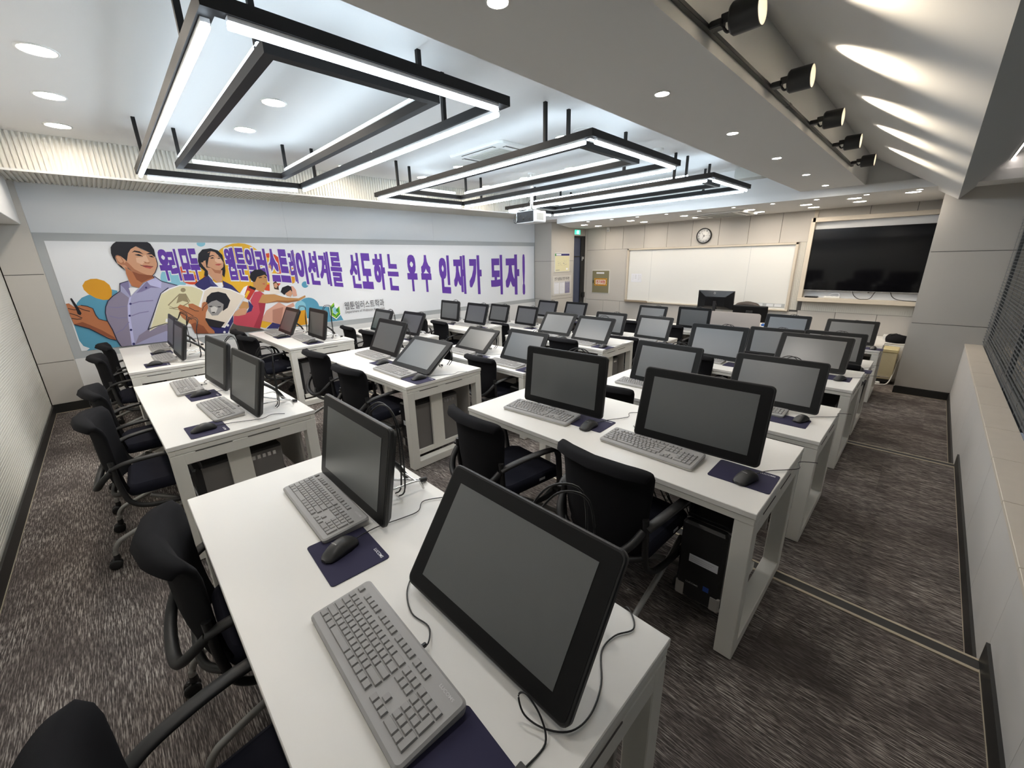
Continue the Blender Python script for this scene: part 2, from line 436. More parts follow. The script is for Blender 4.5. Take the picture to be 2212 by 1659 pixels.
bb('baseboard_front', [(-0.117, XR, 8.018, 8.03, -0.33, -0.225), (-0.117, XR, 8.0155, 8.0185, -0.33, -0.324, 1), (-6.8, -0.117, YF-0.012, YF, -0.33, -0.225)])

# ------------------------------------------------------------------ ceilings
c = MB()
c.box(XW, -1.60, YB, 7.6, MAIN, MAIN+0.12)                                   # recessed main ceiling
struct(c.build('ceiling', m_ceil))
c = MB(); c.box(-1.61, -0.89, YB, 7.58, BEAM, 3.15); struct(c.build('ceiling_beam', m_ceil))
c = MB()
c.prism([(-6.15, 7.5, SOF), (0.62, 7.5, SOF), (0.62, 9.55, SOF), (-6.86, 9.55, SOF), (-6.86, 8.95, SOF)], (0, 0, BEAM-SOF+0.002))
c.box(-6.9, 0.62, 7.57, 9.55, BEAM, 3.1)
struct(c.build('ceiling_front_soffit', m_ceil))
c = MB(); c.box(XW, -6.512, YB, 8.96, BULK+0.012, 3.0, 0)
ribs(c, 'y', YB, 8.0, 0.04, lambda a, b: c.box(-6.513, -6.5, a, b, BULK+0.014, MAIN+0.002, 0))
ribs(c, 'y', YB, 8.0, 0.04, lambda a, b: c.box(XW, -6.516, a, b, BULK, BULK+0.013, 0))
c.box(-6.516, -6.498, YB, 8.96, BULK-0.001, BULK+0.02, 1)
struct(c.build('ceiling_left_bulkhead', [m_rib, m_ceil]))
c = MB()
xa, za, xb, zb_ = -0.90, 2.885, 0.017, 2.30
pr = [(xa, YB, za), (xb, YB, zb_), (0.46, YB, 2.765), (0.66, YB, 2.79), (0.66, YB, 3.15), (xa, YB, 3.15)]
c.prism(pr, (0, 8.045-YB, 0))
struct(c.build('ceiling_window_slope', m_ceil))

# ------------------------------------------------------------------ window
wn = thing('window_1', 'long dark window with blind slats above the stone ledge', 'window', (0.66, 3.6, 0.48)); struct(wn)
mb = MB(); mb.box(-0.025, 0.025, -4.35, 4.43, 0.0, 0.07); mb.box(-0.025, 0.025, -4.35, 4.43, 2.24, 2.32)
for y in (-4.33, -2.2, 0.0, 2.2, 4.4): mb.box(-0.022, 0.022, y-0.025, y+0.025, 0.07, 2.24)
part(mb, 'window_frame', M('window_frame_grey', (0.10, 0.105, 0.11), 0.4, metal=0.4), wn)
mb = MB(); mb.box(-0.004, 0.004, -4.33, 4.4, 0.07, 2.24)
part(mb, 'window_pane', m_glass, wn)
bl = thing('venetian_blind', 'pale metal venetian blind hanging in front of the long window', 'blind', (0.605, 3.6, 0.50))
mb = MB(); zz = 0.03
while zz < 2.2:
    mb.add([(-0.005, -4.3, zz), (0.005, -4.3, zz+0.001), (0.005, 4.42, zz+0.001), (-0.005, 4.42, zz),
            (-0.005, -4.3, zz+0.0012), (0.005, -4.3, zz+0.0022), (0.005, 4.42, zz+0.0022), (-0.005, 4.42, zz+0.0012)],
           [(3,2,1,0),(4,5,6,7),(0,1,5,4),(1,2,6,5),(2,3,7,6),(3,0,4,7)]); zz += 0.036
m_slat = M('blind_slat', (0.22, 0.23, 0.235), 0.4, metal=0.5)
part(mb, 'slats', m_slat, bl)['kind'] = 'stuff'
mb = MB()
for i in range(24):
    y = -4.2+i*0.37
    mb.cyl((0.0, y, 0.0), (0.0, y, 2.24), 0.0018, n=5)
part(mb, 'ladder_cords', m_slat, bl)
mb = MB(); mb.box(-0.02, 0.02, -4.3, 4.42, 2.22, 2.27)
part(mb, 'head_rail', m_slat, bl)
# the building across the street, seen through the glass
ob = thing('neighbour_building', 'dim grey brick building seen through the window', 'building', (6.0, 12.0, -6.0))
mb = MB(); mb.box(0, 6, -20, 34, 0, 22); part(mb, 'facade', M('facade_grey', (0.17, 0.18, 0.19), 0.8, var=0.25, vscale=2.0), ob)
for i in range(4):
    for j in range(12):
        mb = MB(); mb.box(-0.03, 0.02, -14+j*3.4, -12.4+j*3.4, 2.0+i*2.8, 3.7+i*2.8)
        part(mb, 'window', M('facade_window', (0.02, 0.022, 0.026), 0.15), ob)

# ------------------------------------------------------------------ the mural print
MC = dict(blue=(.10,.33,.48), lblue=(.25,.55,.68), orange=(.70,.33,.02), yellow=(.80,.45,.03), red=(.66,.08,.03), hair=(.012,.012,.018), hairb=(.06,.03,.02),
    skin=(.62,.33,.20), skinsh=(.42,.17,.09), skinlt=(.74,.47,.32), skint=(.52,.27,.10), skintsh=(.34,.14,.05), skinman=(.46,.17,.075), skinmansh=(.27,.085,.04), lip=(.48,.10,.08),
    navy=(.035,.033,.14), navysh=(.06,.06,.22), white=(.86,.86,.88), khaki=(.10,.085,.075), pink=(.52,.065,.10), pinksh=(.36,.035,.06), redbox=(.50,.04,.03),
    cream=(.80,.74,.66), peach=(.66,.36,.27), peachsh=(.46,.22,.16), dark=(.02,.018,.022), shirt=(.37,.37,.56), shirtsh=(.26,.23,.32), shirtsh2=(.22,.20,.36), shirtlt=(.50,.50,.76),
    page=(.70,.66,.43), page2=(.76,.68,.58), grey=(.30,.29,.29), greylt=(.62,.60,.58), sketch=(.30,.25,.15), ink=(.02,.02,.05), purple=(.125,.045,.36),
    green=(.28,.55,.02), dgreen=(.035,.24,.05), text=(.03,.03,.035))
for k_, v_ in MC.items(): M('print_'+k_, v_, 0.45, spec=0.35)
def pm(k): return MATS['print_'+k]
MURAL = json.loads(r'''[["colour_circles",[["p","blue",[[-358,1023],[-311,1197],[-270,1289],[-218,1344],[-160,1371],[-25,1403],[69,1425],[118,1408],[34,1019],[-16,700],[-323,697],[-290,725],[-338,762],[-358,832]]],["p","orange",[[-179,1486],[-144,1537],[-89,1562],[-36,1562],[25,1534],[61,1481],[68,1407],[48,1333],[14,1303],[-35,1302],[-96,1330],[-150,1384],[-177,1436]]],["p","lblue",[[870,1539],[859,1503],[840,1470],[816,1440],[786,1416],[754,1399],[719,1389],[685,1387],[653,1393],[625,1406],[601,1427],[583,1453],[572,1483],[569,1517],[573,1552],[584,1586],[601,1618],[625,1647],[653,1671],[684,1689],[718,1700],[752,1703],[784,1698],[813,1686],[838,1666],[857,1640],[869,1609],[873,1575]]],["p","lblue",[[1154,1987],[1151,1978],[1146,1969],[1138,1961],[1129,1955],[1119,1950],[1107,1947],[1096,1946],[1085,1947],[1076,1950],[1067,1954],[1061,1961],[1057,1968],[1055,1977],[1055,1986],[1058,1995],[1064,2003],[1071,2011],[1080,2018],[1090,2023],[1101,2026],[1113,2027],[1123,2026],[1133,2023],[1142,2019],[1148,2012],[1153,2005],[1155,1996]]],["p","red",[[1088,1593],[1077,1557],[1058,1524],[1033,1494],[1002,1470],[968,1453],[932,1443],[897,1441],[863,1447],[833,1460],[808,1480],[789,1506],[777,1536],[772,1569],[776,1604],[786,1638],[804,1670],[828,1698],[858,1722],[890,1740],[925,1751],[961,1754],[995,1750],[1026,1737],[1052,1718],[1072,1693],[1086,1662],[1091,1628]]],["p","yellow",[[1855,1619],[1830,1533],[1787,1451],[1728,1379],[1657,1321],[1578,1279],[1496,1256],[1414,1252],[1338,1267],[1270,1300],[1214,1349],[1172,1411],[1146,1482],[1137,1560],[1145,1640],[1169,1720],[1208,1795],[1261,1863],[1325,1919],[1398,1963],[1476,1990],[1556,2000],[1633,1992],[1705,1965],[1767,1921],[1815,1861],[1847,1788],[1861,1706]]],["p","yellow",[[1082,1617],[1074,1588],[1060,1559],[1042,1534],[1020,1514],[996,1499],[972,1490],[947,1487],[924,1492],[904,1503],[887,1520],[875,1541],[867,1567],[865,1595],[869,1624],[877,1653],[891,1681],[908,1705],[929,1726],[952,1741],[977,1750],[1001,1753],[1024,1750],[1045,1739],[1062,1723],[1075,1702],[1083,1676],[1086,1647]]],["p","red",[[999,1540],[997,1533],[993,1526],[988,1519],[981,1514],[974,1510],[967,1508],[959,1508],[952,1509],[946,1512],[941,1516],[937,1522],[934,1528],[933,1536],[934,1543],[936,1551],[940,1558],[945,1564],[951,1569],[958,1573],[966,1575],[973,1576],[980,1575],[987,1572],[992,1568],[996,1562],[999,1555],[1000,1548]]],["p","red",[[2096,1571],[2080,1507],[2053,1446],[2018,1393],[1977,1349],[1930,1317],[1882,1298],[1835,1294],[1790,1304],[1751,1328],[1719,1364],[1695,1410],[1681,1464],[1677,1523],[1683,1585],[1699,1646],[1725,1704],[1758,1755],[1797,1798],[1841,1831],[1888,1851],[1935,1858],[1980,1851],[2020,1830],[2054,1796],[2080,1751],[2096,1696],[2102,1635]]],["p","yellow",[[2001,1588],[1990,1542],[1972,1500],[1949,1462],[1921,1430],[1890,1407],[1858,1394],[1827,1390],[1797,1397],[1771,1414],[1750,1439],[1734,1472],[1725,1510],[1723,1552],[1728,1597],[1739,1640],[1756,1682],[1779,1719],[1806,1750],[1836,1773],[1867,1787],[1898,1792],[1928,1787],[1954,1771],[1976,1747],[1993,1715],[2003,1676],[2006,1633]]],["p","orange",[[2130,1416],[2162,1527],[2223,1733],[2244,1816],[2302,1843],[2329,1801],[2297,1606],[2228,1397],[2177,1378]]],["p","blue",[[2438,1357],[2435,1346],[2429,1335],[2421,1325],[2411,1318],[2400,1312],[2388,1309],[2376,1308],[2364,1310],[2354,1315],[2345,1322],[2338,1330],[2333,1340],[2331,1351],[2331,1363],[2334,1374],[2340,1385],[2348,1394],[2358,1402],[2369,1408],[2381,1411],[2393,1412],[2404,1410],[2415,1406],[2424,1399],[2431,1390],[2436,1380],[2438,1369]]],["p","blue",[[2550,962],[2540,924],[2521,888],[2495,858],[2463,833],[2427,816],[2388,807],[2349,807],[2312,816],[2278,832],[2250,856],[2228,886],[2213,919],[2207,956],[2209,993],[2219,1030],[2237,1064],[2262,1094],[2293,1118],[2328,1136],[2365,1145],[2404,1147],[2441,1139],[2476,1124],[2505,1101],[2529,1072],[2545,1038],[2552,1000]]],["p","lblue",[[2339,1011],[2334,992],[2324,974],[2312,958],[2296,945],[2278,936],[2260,932],[2241,931],[2223,935],[2206,944],[2192,955],[2182,970],[2175,988],[2172,1007],[2173,1026],[2178,1045],[2187,1063],[2199,1078],[2215,1091],[2232,1100],[2251,1105],[2269,1106],[2288,1102],[2304,1094],[2318,1082],[2329,1067],[2337,1050],[2340,1031]]],["p","blue",[[2466,894],[2555,992],[2718,961],[2863,885],[2931,711],[2436,706]]],["p","orange",[[2203,876],[2243,946],[2329,952],[2319,712],[2144,688]]],["p","yellow",[[1612,755],[1660,849],[1804,904],[1806,803],[1683,725]]]]],["printed_woman",[["p","hair",[[1021,1753],[1046,1849],[1104,1909],[1201,1924],[1281,1897],[1325,1833],[1327,1685],[1319,1610],[1290,1522],[1262,1574],[1286,1811],[1242,1860],[1157,1848],[1114,1678],[1104,1567],[1082,1537],[1054,1557],[1072,1618],[1027,1680]]],["p","skin",[[1083,1752],[1185,1787],[1153,1628],[1108,1617],[1078,1673]]],["p","skin",[[1131,1678],[1208,1632],[1284,1623],[1255,1485],[1213,1436],[1142,1516],[1106,1579]]],["p","skinsh",[[1150,1665],[1207,1628],[1277,1624],[1251,1574],[1188,1589]]],["p","skin",[[1159,1870],[1204,1885],[1244,1872],[1290,1805],[1319,1729],[1304,1667],[1254,1622],[1197,1632],[1146,1675],[1122,1727]]],["p","skinlt",[[1227,1787],[1300,1773],[1302,1723],[1247,1725],[1220,1750]]],["p","skin",[[1052,1734],[1085,1737],[1109,1672],[1073,1677]]],["p","hair",[[1157,1861],[1192,1879],[1153,1788],[1114,1678],[1160,1662],[1103,1666],[1109,1752]]],["p","hair",[[1154,1818],[1210,1833],[1233,1817],[1202,1821],[1162,1806]]],["p","hair",[[1265,1813],[1300,1825],[1310,1813],[1280,1808]]],["p","hair",[[1170,1793],[1204,1805],[1219,1790],[1184,1784]]],["p","hair",[[1255,1789],[1289,1798],[1292,1786],[1264,1781]]],["p","lip",[[1212,1707],[1256,1714],[1293,1709],[1256,1687],[1220,1694]]],["p","navy",[[921,1437],[978,1486],[1099,1559],[1153,1465],[1208,1383],[1255,1396],[1256,1479],[1363,1405],[1434,1293],[1484,1250],[1328,1340],[1202,1380],[1096,1392],[1015,1359],[966,1375]]],["p","white",[[1135,1485],[1172,1451],[1249,1454],[1250,1390],[1202,1383],[1156,1427]]],["p","navysh",[[1104,1542],[1159,1439],[1220,1359],[1160,1388],[1106,1442]]],["p","navy",[[967,850],[1158,810],[1297,999],[1276,879],[1225,804],[1176,716],[1009,736]]],["p","white",[[1214,830],[1213,826],[1211,822],[1208,819],[1205,816],[1202,814],[1198,814],[1195,814],[1192,814],[1188,816],[1186,819],[1184,822],[1183,826],[1182,830],[1183,834],[1184,838],[1186,842],[1188,845],[1192,848],[1195,849],[1198,850],[1202,850],[1205,850],[1208,848],[1211,845],[1213,842],[1214,838],[1214,834]]],["p","white",[[1154,735],[1152,731],[1150,727],[1148,724],[1145,721],[1142,719],[1138,719],[1134,719],[1131,720],[1128,721],[1126,724],[1124,727],[1123,731],[1122,735],[1123,739],[1124,743],[1126,747],[1128,750],[1131,753],[1135,755],[1138,756],[1142,756],[1145,755],[1148,753],[1151,750],[1152,747],[1154,743],[1154,739]]],["s","ink",[[927,1439],[978,1486],[1099,1559]],6]]],["printed_youth",[["p","khaki",[[1269,851],[1608,735],[1668,677],[1486,676],[1207,711],[1205,759]]],["p","pink",[[1635,1290],[1711,1299],[1763,1244],[1657,1128],[1754,1109],[1719,997],[1610,730],[1310,821],[1273,853],[1301,958],[1471,987],[1570,1053],[1555,1170]]],["p","pinksh",[[1657,1128],[1754,1109],[1719,997],[1610,730],[1527,763],[1652,976]]],["p","skint",[[1645,1407],[1698,1368],[1777,1325],[1763,1282],[1698,1297],[1631,1345]]],["p","skint",[[1663,1439],[1713,1517],[1818,1553],[1841,1471],[1819,1377],[1780,1325],[1698,1368],[1641,1400],[1640,1461]]],["p","hair",[[1610,1508],[1633,1573],[1695,1617],[1781,1619],[1837,1573],[1850,1505],[1813,1540],[1744,1516],[1712,1511],[1669,1439],[1648,1440],[1626,1461]]],["p","hair",[[1723,1501],[1767,1508],[1777,1495],[1733,1490]]],["p","hair",[[1805,1514],[1837,1505],[1835,1492],[1808,1497]]],["p","lip",[[1755,1408],[1799,1412],[1789,1390]]],["p","skint",[[1657,1128],[1732,1246],[1901,1237],[2061,1173],[2248,1148],[2357,1190],[2356,1158],[2245,1108],[2074,1090],[1919,1117],[1754,1109]]],["p","skintsh",[[1764,1108],[1924,1141],[2079,1121],[2231,1126],[2245,1108],[2074,1090],[1919,1117]]],["p","redbox",[[1560,1392],[1662,1332],[1541,1172],[1481,1230]]],["p","hair",[[1587,1390],[1665,1345],[1646,1313],[1570,1358]]],["p","white",[[1442,1286],[1506,1368],[1564,1394],[1489,1243]]],["s","yellow",[[1561,1312],[1496,1216]],28],["p","skint",[[1386,1070],[1457,1165],[1518,1146],[1520,1071],[1453,1017]]],["p","navy",[[1529,1173],[1579,1080],[1541,1008],[1471,987],[1521,1065]]],["p","skin",[[1294,996],[1390,1059],[1473,1062],[1483,1020],[1455,966],[1358,952],[1288,963]]]]],["printed_children",[["p","cream",[[1898,1638],[1926,1651],[1916,1427],[1970,1369],[1986,1239],[1839,1245]]],["p","skin",[[1892,1652],[1919,1698],[1933,1651],[1920,1617]]],["p","hairb",[[1913,1413],[1956,1436],[1985,1382],[1977,1299],[1915,1316]]],["p","skin",[[1923,1399],[1960,1411],[1976,1368],[1943,1326],[1919,1351]]],["p","hair",[[1998,1269],[2033,1334],[2121,1363],[2176,1332],[2186,1271],[2101,1248],[2042,1217]]],["p","skin",[[2059,1237],[2148,1288],[2172,1229],[2130,1182],[2079,1200]]],["p","peach",[[2166,1351],[2198,1342],[2229,1283],[2232,1189],[2171,1183]]],["p","peach",[[1642,851],[1746,995],[1945,1111],[2038,1038],[2155,1086],[2166,1027],[2058,993],[1912,732],[1761,809]]],["p","peachsh",[[1834,1000],[1996,1028],[1908,747],[1802,818]]],["p","navy",[[1696,716],[1800,804],[1916,754],[1863,677]]]]],["printed_man",[["p","skinman",[[-366,1284],[-340,1288],[-307,1242],[-245,1257],[-196,1242],[-151,1210],[-144,1125],[-128,1076],[-60,1040],[-41,941],[-31,790],[-90,819],[-158,887],[-234,966],[-292,999],[-356,1035],[-363,1139]]],["p","skinmansh",[[-356,1035],[-279,1056],[-223,1012],[-133,933],[-44,834],[-31,790],[-158,887],[-234,966],[-292,999]]],["s","dark",[[-361,1229],[-315,1207],[-271,1203]],7],["s","dark",[[-362,1171],[-311,1142],[-269,1101]],7],["s","dark",[[-360,1111],[-316,1092],[-277,1093]],7],["s","dark",[[-288,1241],[-233,1199],[-185,1176]],7],["p","hair",[[-317,1341],[-302,1347],[-278,1253],[-261,1160],[-277,1137],[-296,1155],[-297,1214]]],["p","shirt",[[159,1495],[247,1523],[262,1461],[234,1434],[226,1329],[329,1428],[404,1501],[511,1574],[574,1502],[729,1440],[535,1356],[301,886],[377,915],[494,942],[612,918],[677,869],[600,682],[-3,696],[-25,791],[-36,930],[-58,1049],[-54,1144],[-34,1217],[4,1289],[57,1342],[141,1402]]],["p","shirtsh",[[141,1402],[210,1306],[172,1218],[139,1056],[98,702],[-3,696],[-25,791],[-36,930],[-58,1049],[-54,1144],[-34,1217],[4,1289],[57,1342]]],["p","shirtsh",[[132,707],[195,820],[338,912],[494,942],[612,918],[677,869],[645,794],[481,842],[310,783]]],["p","shirtlt",[[207,1311],[233,1329],[199,1235],[166,1072],[130,702],[99,702],[139,1056],[172,1218]]],["p","shirtsh2",[[424,1505],[547,1415],[449,1426],[348,1379],[285,1364]]],["p","shirtlt",[[425,1508],[516,1575],[575,1507],[549,1413],[448,1455]]],["p","shirtsh2",[[157,1490],[247,1523],[238,1434],[224,1320],[190,1427]]],["p","white",[[230,1432],[321,1427],[235,1338]]],["s","shirtsh2",[[178,1081],[266,1111],[360,1122]],8],["s","shirtsh2",[[212,1234],[298,1256],[436,1259]],8],["s","shirtsh2",[[-13,1216],[67,1199],[156,1210]],8],["s","shirtsh2",[[-25,1103],[51,1066],[131,1066]],8],["s","shirtsh2",[[-19,879],[61,918],[139,1007]],8],["p","navy",[[411,1428],[410,1426],[409,1423],[407,1421],[405,1419],[403,1418],[400,1417],[397,1417],[395,1418],[393,1419],[391,1420],[390,1422],[389,1424],[389,1427],[389,1429],[390,1432],[391,1434],[393,1436],[395,1438],[397,1439],[400,1440],[402,1440],[405,1440],[407,1439],[409,1437],[410,1435],[411,1433],[411,1431]]],["p","navy",[[215,1234],[214,1231],[212,1228],[210,1226],[208,1224],[206,1222],[203,1221],[200,1221],[198,1222],[196,1223],[194,1225],[192,1227],[192,1230],[191,1233],[192,1236],[193,1239],[194,1241],[196,1244],[198,1246],[201,1247],[204,1248],[206,1248],[209,1247],[211,1246],[213,1244],[214,1242],[215,1239],[215,1237]]],["p","navy",[[174,1084],[173,1081],[172,1079],[170,1076],[168,1074],[165,1073],[162,1072],[160,1072],[157,1073],[155,1074],[153,1076],[152,1078],[151,1081],[151,1084],[151,1087],[152,1090],[154,1092],[156,1095],[158,1097],[161,1098],[163,1099],[166,1099],[168,1098],[171,1097],[172,1095],[174,1093],[174,1090],[175,1087]]],["p","navy",[[147,901],[146,898],[144,895],[142,893],[140,891],[137,889],[134,889],[132,889],[129,889],[127,891],[125,893],[123,895],[122,898],[122,901],[123,905],[124,908],[125,911],[127,913],[130,915],[132,917],[135,918],[138,918],[141,917],[143,915],[145,913],[146,911],[147,908],[147,905]]],["p","navy",[[135,717],[133,713],[132,710],[130,707],[127,705],[124,704],[121,703],[118,703],[115,704],[113,706],[111,708],[109,711],[108,714],[108,717],[109,721],[110,724],[111,728],[114,730],[116,732],[119,734],[122,735],[125,735],[128,734],[130,732],[132,730],[134,727],[135,724],[135,720]]],["p","skin",[[198,1825],[311,1860],[272,1667],[251,1668],[223,1704],[191,1748]]],["p","skinman",[[253,1696],[309,1638],[374,1603],[498,1582],[507,1545],[384,1493],[329,1430],[265,1459],[253,1518],[245,1612]]],["p","skinmansh",[[309,1638],[375,1606],[498,1582],[503,1555],[433,1529],[373,1493],[330,1533]]],["p","skin",[[308,1860],[357,1920],[406,1948],[476,1897],[537,1869],[571,1807],[579,1745],[573,1697],[529,1612],[499,1582],[446,1589],[368,1606],[309,1638],[266,1705],[254,1733],[278,1760]]],["p","skinlt",[[382,1805],[458,1813],[468,1757],[422,1720],[377,1749]]],["p","skinlt",[[452,1823],[486,1841],[501,1756],[473,1747]]],["p","skinsh",[[278,1760],[296,1741],[337,1665],[400,1616],[446,1589],[368,1606],[309,1638],[266,1705],[254,1733]]],["p","skinsh",[[446,1762],[480,1742],[515,1748],[492,1730],[456,1738]]],["p","hair",[[161,1861],[174,1933],[199,1968],[237,2000],[537,2004],[561,1977],[583,1907],[579,1807],[558,1826],[536,1864],[478,1906],[414,1948],[355,1911],[319,1860],[285,1760],[273,1786],[243,1824],[200,1836],[187,1807],[190,1743],[224,1706],[250,1648],[213,1692],[181,1752],[166,1807]]],["p","skinsh",[[190,1820],[212,1840],[244,1826],[257,1760],[263,1717],[221,1724],[194,1761]]],["p","skin",[[199,1816],[216,1829],[238,1815],[250,1760],[225,1742],[203,1770]]],["p","hair",[[354,1868],[387,1895],[436,1883],[467,1849],[425,1865],[383,1877]]],["p","hair",[[490,1850],[529,1866],[559,1845],[517,1846]]],["p","dark",[[375,1844],[421,1851],[456,1821],[409,1828]]],["p","dark",[[510,1830],[544,1829],[565,1804],[532,1811]]],["p","lip",[[411,1711],[465,1711],[533,1693],[493,1666],[447,1681]]],["s","dark",[[406,1713],[447,1698],[529,1692]],5],["s","ink",[[-3,696],[-25,791],[-36,930],[-58,1049],[-54,1144],[-34,1217],[4,1289],[57,1342],[141,1402],[159,1495],[247,1523]],7],["s","ink",[[511,1574],[574,1502],[729,1440]],7],["s","ink",[[579,1807],[581,1735],[573,1697],[529,1612],[499,1582],[509,1545]],6],["s","ink",[[-356,1035],[-292,999],[-234,966],[-158,887],[-90,819],[-31,790]],6],["s","ink",[[-245,1257],[-196,1242],[-151,1210],[-144,1125],[-128,1076],[-60,1040]],6]]],["printed_book",[["p","white",[[528,1340],[632,1405],[758,1446],[885,1432],[968,1387],[1008,1354],[1098,1402],[1204,1394],[1332,1352],[1501,1246],[1156,800],[940,880],[697,864],[647,915],[553,939],[414,916],[308,859]]],["p","page",[[533,1330],[634,1389],[754,1429],[881,1415],[965,1373],[996,1338],[834,982],[698,871],[648,918],[554,941],[415,921],[320,872]]],["p","page2",[[1014,1344],[1097,1387],[1204,1378],[1327,1337],[1485,1242],[1154,820],[943,892],[865,979]]],["p","dark",[[928,978],[1172,881],[1106,806],[926,862]]],["p","hair",[[996,1184],[1028,1264],[1091,1316],[1175,1326],[1262,1292],[1297,1191],[1246,1090],[1175,1044],[1202,1140],[1124,1205],[1036,1174],[1006,1132]]],["p","grey",[[1011,1157],[1067,1193],[1130,1209],[1201,1147],[1179,1063],[1106,992],[1033,993],[1001,1068]]],["p","greylt",[[1038,1103],[1086,1124],[1124,1095],[1090,1033],[1036,1038]]],["p","dark",[[1023,1133],[1061,1133],[1063,1120],[1031,1119]]],["p","dark",[[1123,1118],[1167,1117],[1159,1102],[1128,1105]]],["p","dark",[[1038,1045],[1081,1044],[1073,1029],[1046,1031]]],["p","sketch",[[805,1373],[803,1366],[800,1360],[795,1355],[790,1351],[784,1348],[778,1346],[771,1345],[765,1347],[760,1349],[756,1353],[752,1358],[750,1363],[749,1370],[750,1376],[752,1383],[755,1388],[760,1394],[765,1398],[771,1401],[777,1403],[783,1403],[789,1402],[795,1400],[799,1396],[803,1391],[805,1385],[806,1379]]],["p","sketch",[[723,1329],[792,1324],[807,1200],[742,1230],[667,1199]]],["s","sketch",[[721,1317],[576,1183],[625,1141],[727,1157],[807,1200]],10],["s","sketch",[[792,1324],[819,1211]],9],["s","sketch",[[578,1146],[688,1111],[772,1128]],6],["p","white",[[515,1008],[638,989],[623,943],[499,965]]],["p","skinman",[[668,1150],[703,1184],[793,1132],[793,1182],[844,1184],[934,1113],[956,1181],[982,1198],[1013,1182],[1009,1106],[973,1045],[944,944],[969,850],[1018,771],[1015,735],[790,766],[766,901],[694,998],[667,1069],[684,1093]]],["p","skinmansh",[[766,901],[821,920],[904,858],[946,745],[790,766]]],["s","dark",[[678,1137],[759,1066],[819,1009]],6],["s","dark",[[677,1081],[732,1031],[789,962]],6],["s","dark",[[793,1132],[854,1082],[894,1072]],6],["s","dark",[[934,1074],[957,1123],[1009,1170]],5],["s","ink",[[301,886],[533,1347],[627,1415]],7],["s","ink",[[301,886],[377,915],[494,942],[612,918],[677,869]],7]]]]''')
mu = thing('mural', 'long printed wall mural with young people and purple slogan', 'mural', (XW, 0, 0))
mb = MB(); mb.box(0.0, 0.002, -0.37, 8.0, 0.70, 2.0)
part(mb, 'mural_sheet', M('mural_white', (0.78, 0.80, 0.83), 0.42, spec=0.4), mu)
from mathutils.geometry import tessellate_polygon
_lay = [0.0024]
def flat(mb, pts, mi):
    x = _lay[0]; _lay[0] += 0.00012
    P = [Vector((x, p[0]/1000, p[1]/1000)) for p in pts]
    P = [Vector((p.x, min(max(p.y, -0.369), 7.999), min(max(p.z, 0.701), 1.999))) for p in P]
    tris = tessellate_polygon([P])
    mb.add(P, [tuple(t) for t in tris], mi)
def stroke(mb, pts, w, mi):
    x = _lay[0]; _lay[0] += 0.00012; w = w*0.00125
    P = [Vector((p[0]/1000, p[1]/1000)) for p in pts]
    P = [Vector((min(max(p.x, -0.368), 7.99), min(max(p.y, 0.702), 1.998))) for p in P]
    L, R_ = [], []
    for i in range(len(P)):
        t = (P[min(i+1, len(P)-1)]-P[max(i-1, 0)]); t.normalize(); n = Vector((-t.y, t.x))*w/2
        L.append((x, *(P[i]+n))); R_.append((x, *(P[i]-n)))
    n = len(P); mb.add(L+R_, [(i, i+1, n+i+1, n+i) for i in range(n-1)], mi)
def mural_group(name, items):
    mb = MB(); mats = []
    for it in items:
        m = pm(it[1])
        if m not in mats: mats.append(m)
        if it[0] == 'p': flat(mb, it[2], mats.index(m))
        else: stroke(mb, it[2], it[3], mats.index(m))
    return part(mb, name, mats, mu)
G_ = dict(MURAL)
for it_ in G_['colour_circles']: mural_group('colour_circle', [it_])
# slogan: each syllable in its own measured place, letters growing towards the whiteboard
SLOG = [('우',.595,.715),('리',.700,.800),('모',.82,.935),('두',.925,1.03),('웹',1.345,1.465),('툰',1.475,1.60),('일',1.605,1.73),('러',1.742,1.88),('스',1.895,2.035),('트',2.045,2.185),
    ('레',2.195,2.29),('이',2.30,2.455),('션',2.47,2.635),('계',2.65,2.825),('를',2.84,3.03),('선',3.165,3.35),('도',3.375,3.58),('하',3.61,3.84),('는',3.89,4.115),('우',4.305,4.53),('수',4.62,4.86),
    ('인',5.06,5.335),('재',5.43,5.755),('가',5.855,6.22),('되',6.50,6.875),('자',6.975,7.45),('!',7.565,7.655)]
TOP = [(.5,1.905),(1.4,1.935),(2.1,1.915),(2.5,1.89),(3.2,1.86),(4.3,1.82),(5.1,1.80),(6.5,1.795),(7.7,1.812)]
BOT = [(.5,1.51),(1.45,1.476),(2.05,1.418),(2.43,1.363),(2.8,1.313),(3.3,1.243),(4.1,1.150),(4.85,1.072),(5.3,1.012),(6.2,.935),(7.0,.873),(7.7,.82)]
def interp(tab, y):
    for (a, b), (c, d_) in zip(tab, tab[1:]):
        if y <= c: return b+(d_-b)*(y-a)/(c-a)
    return tab[-1][1]
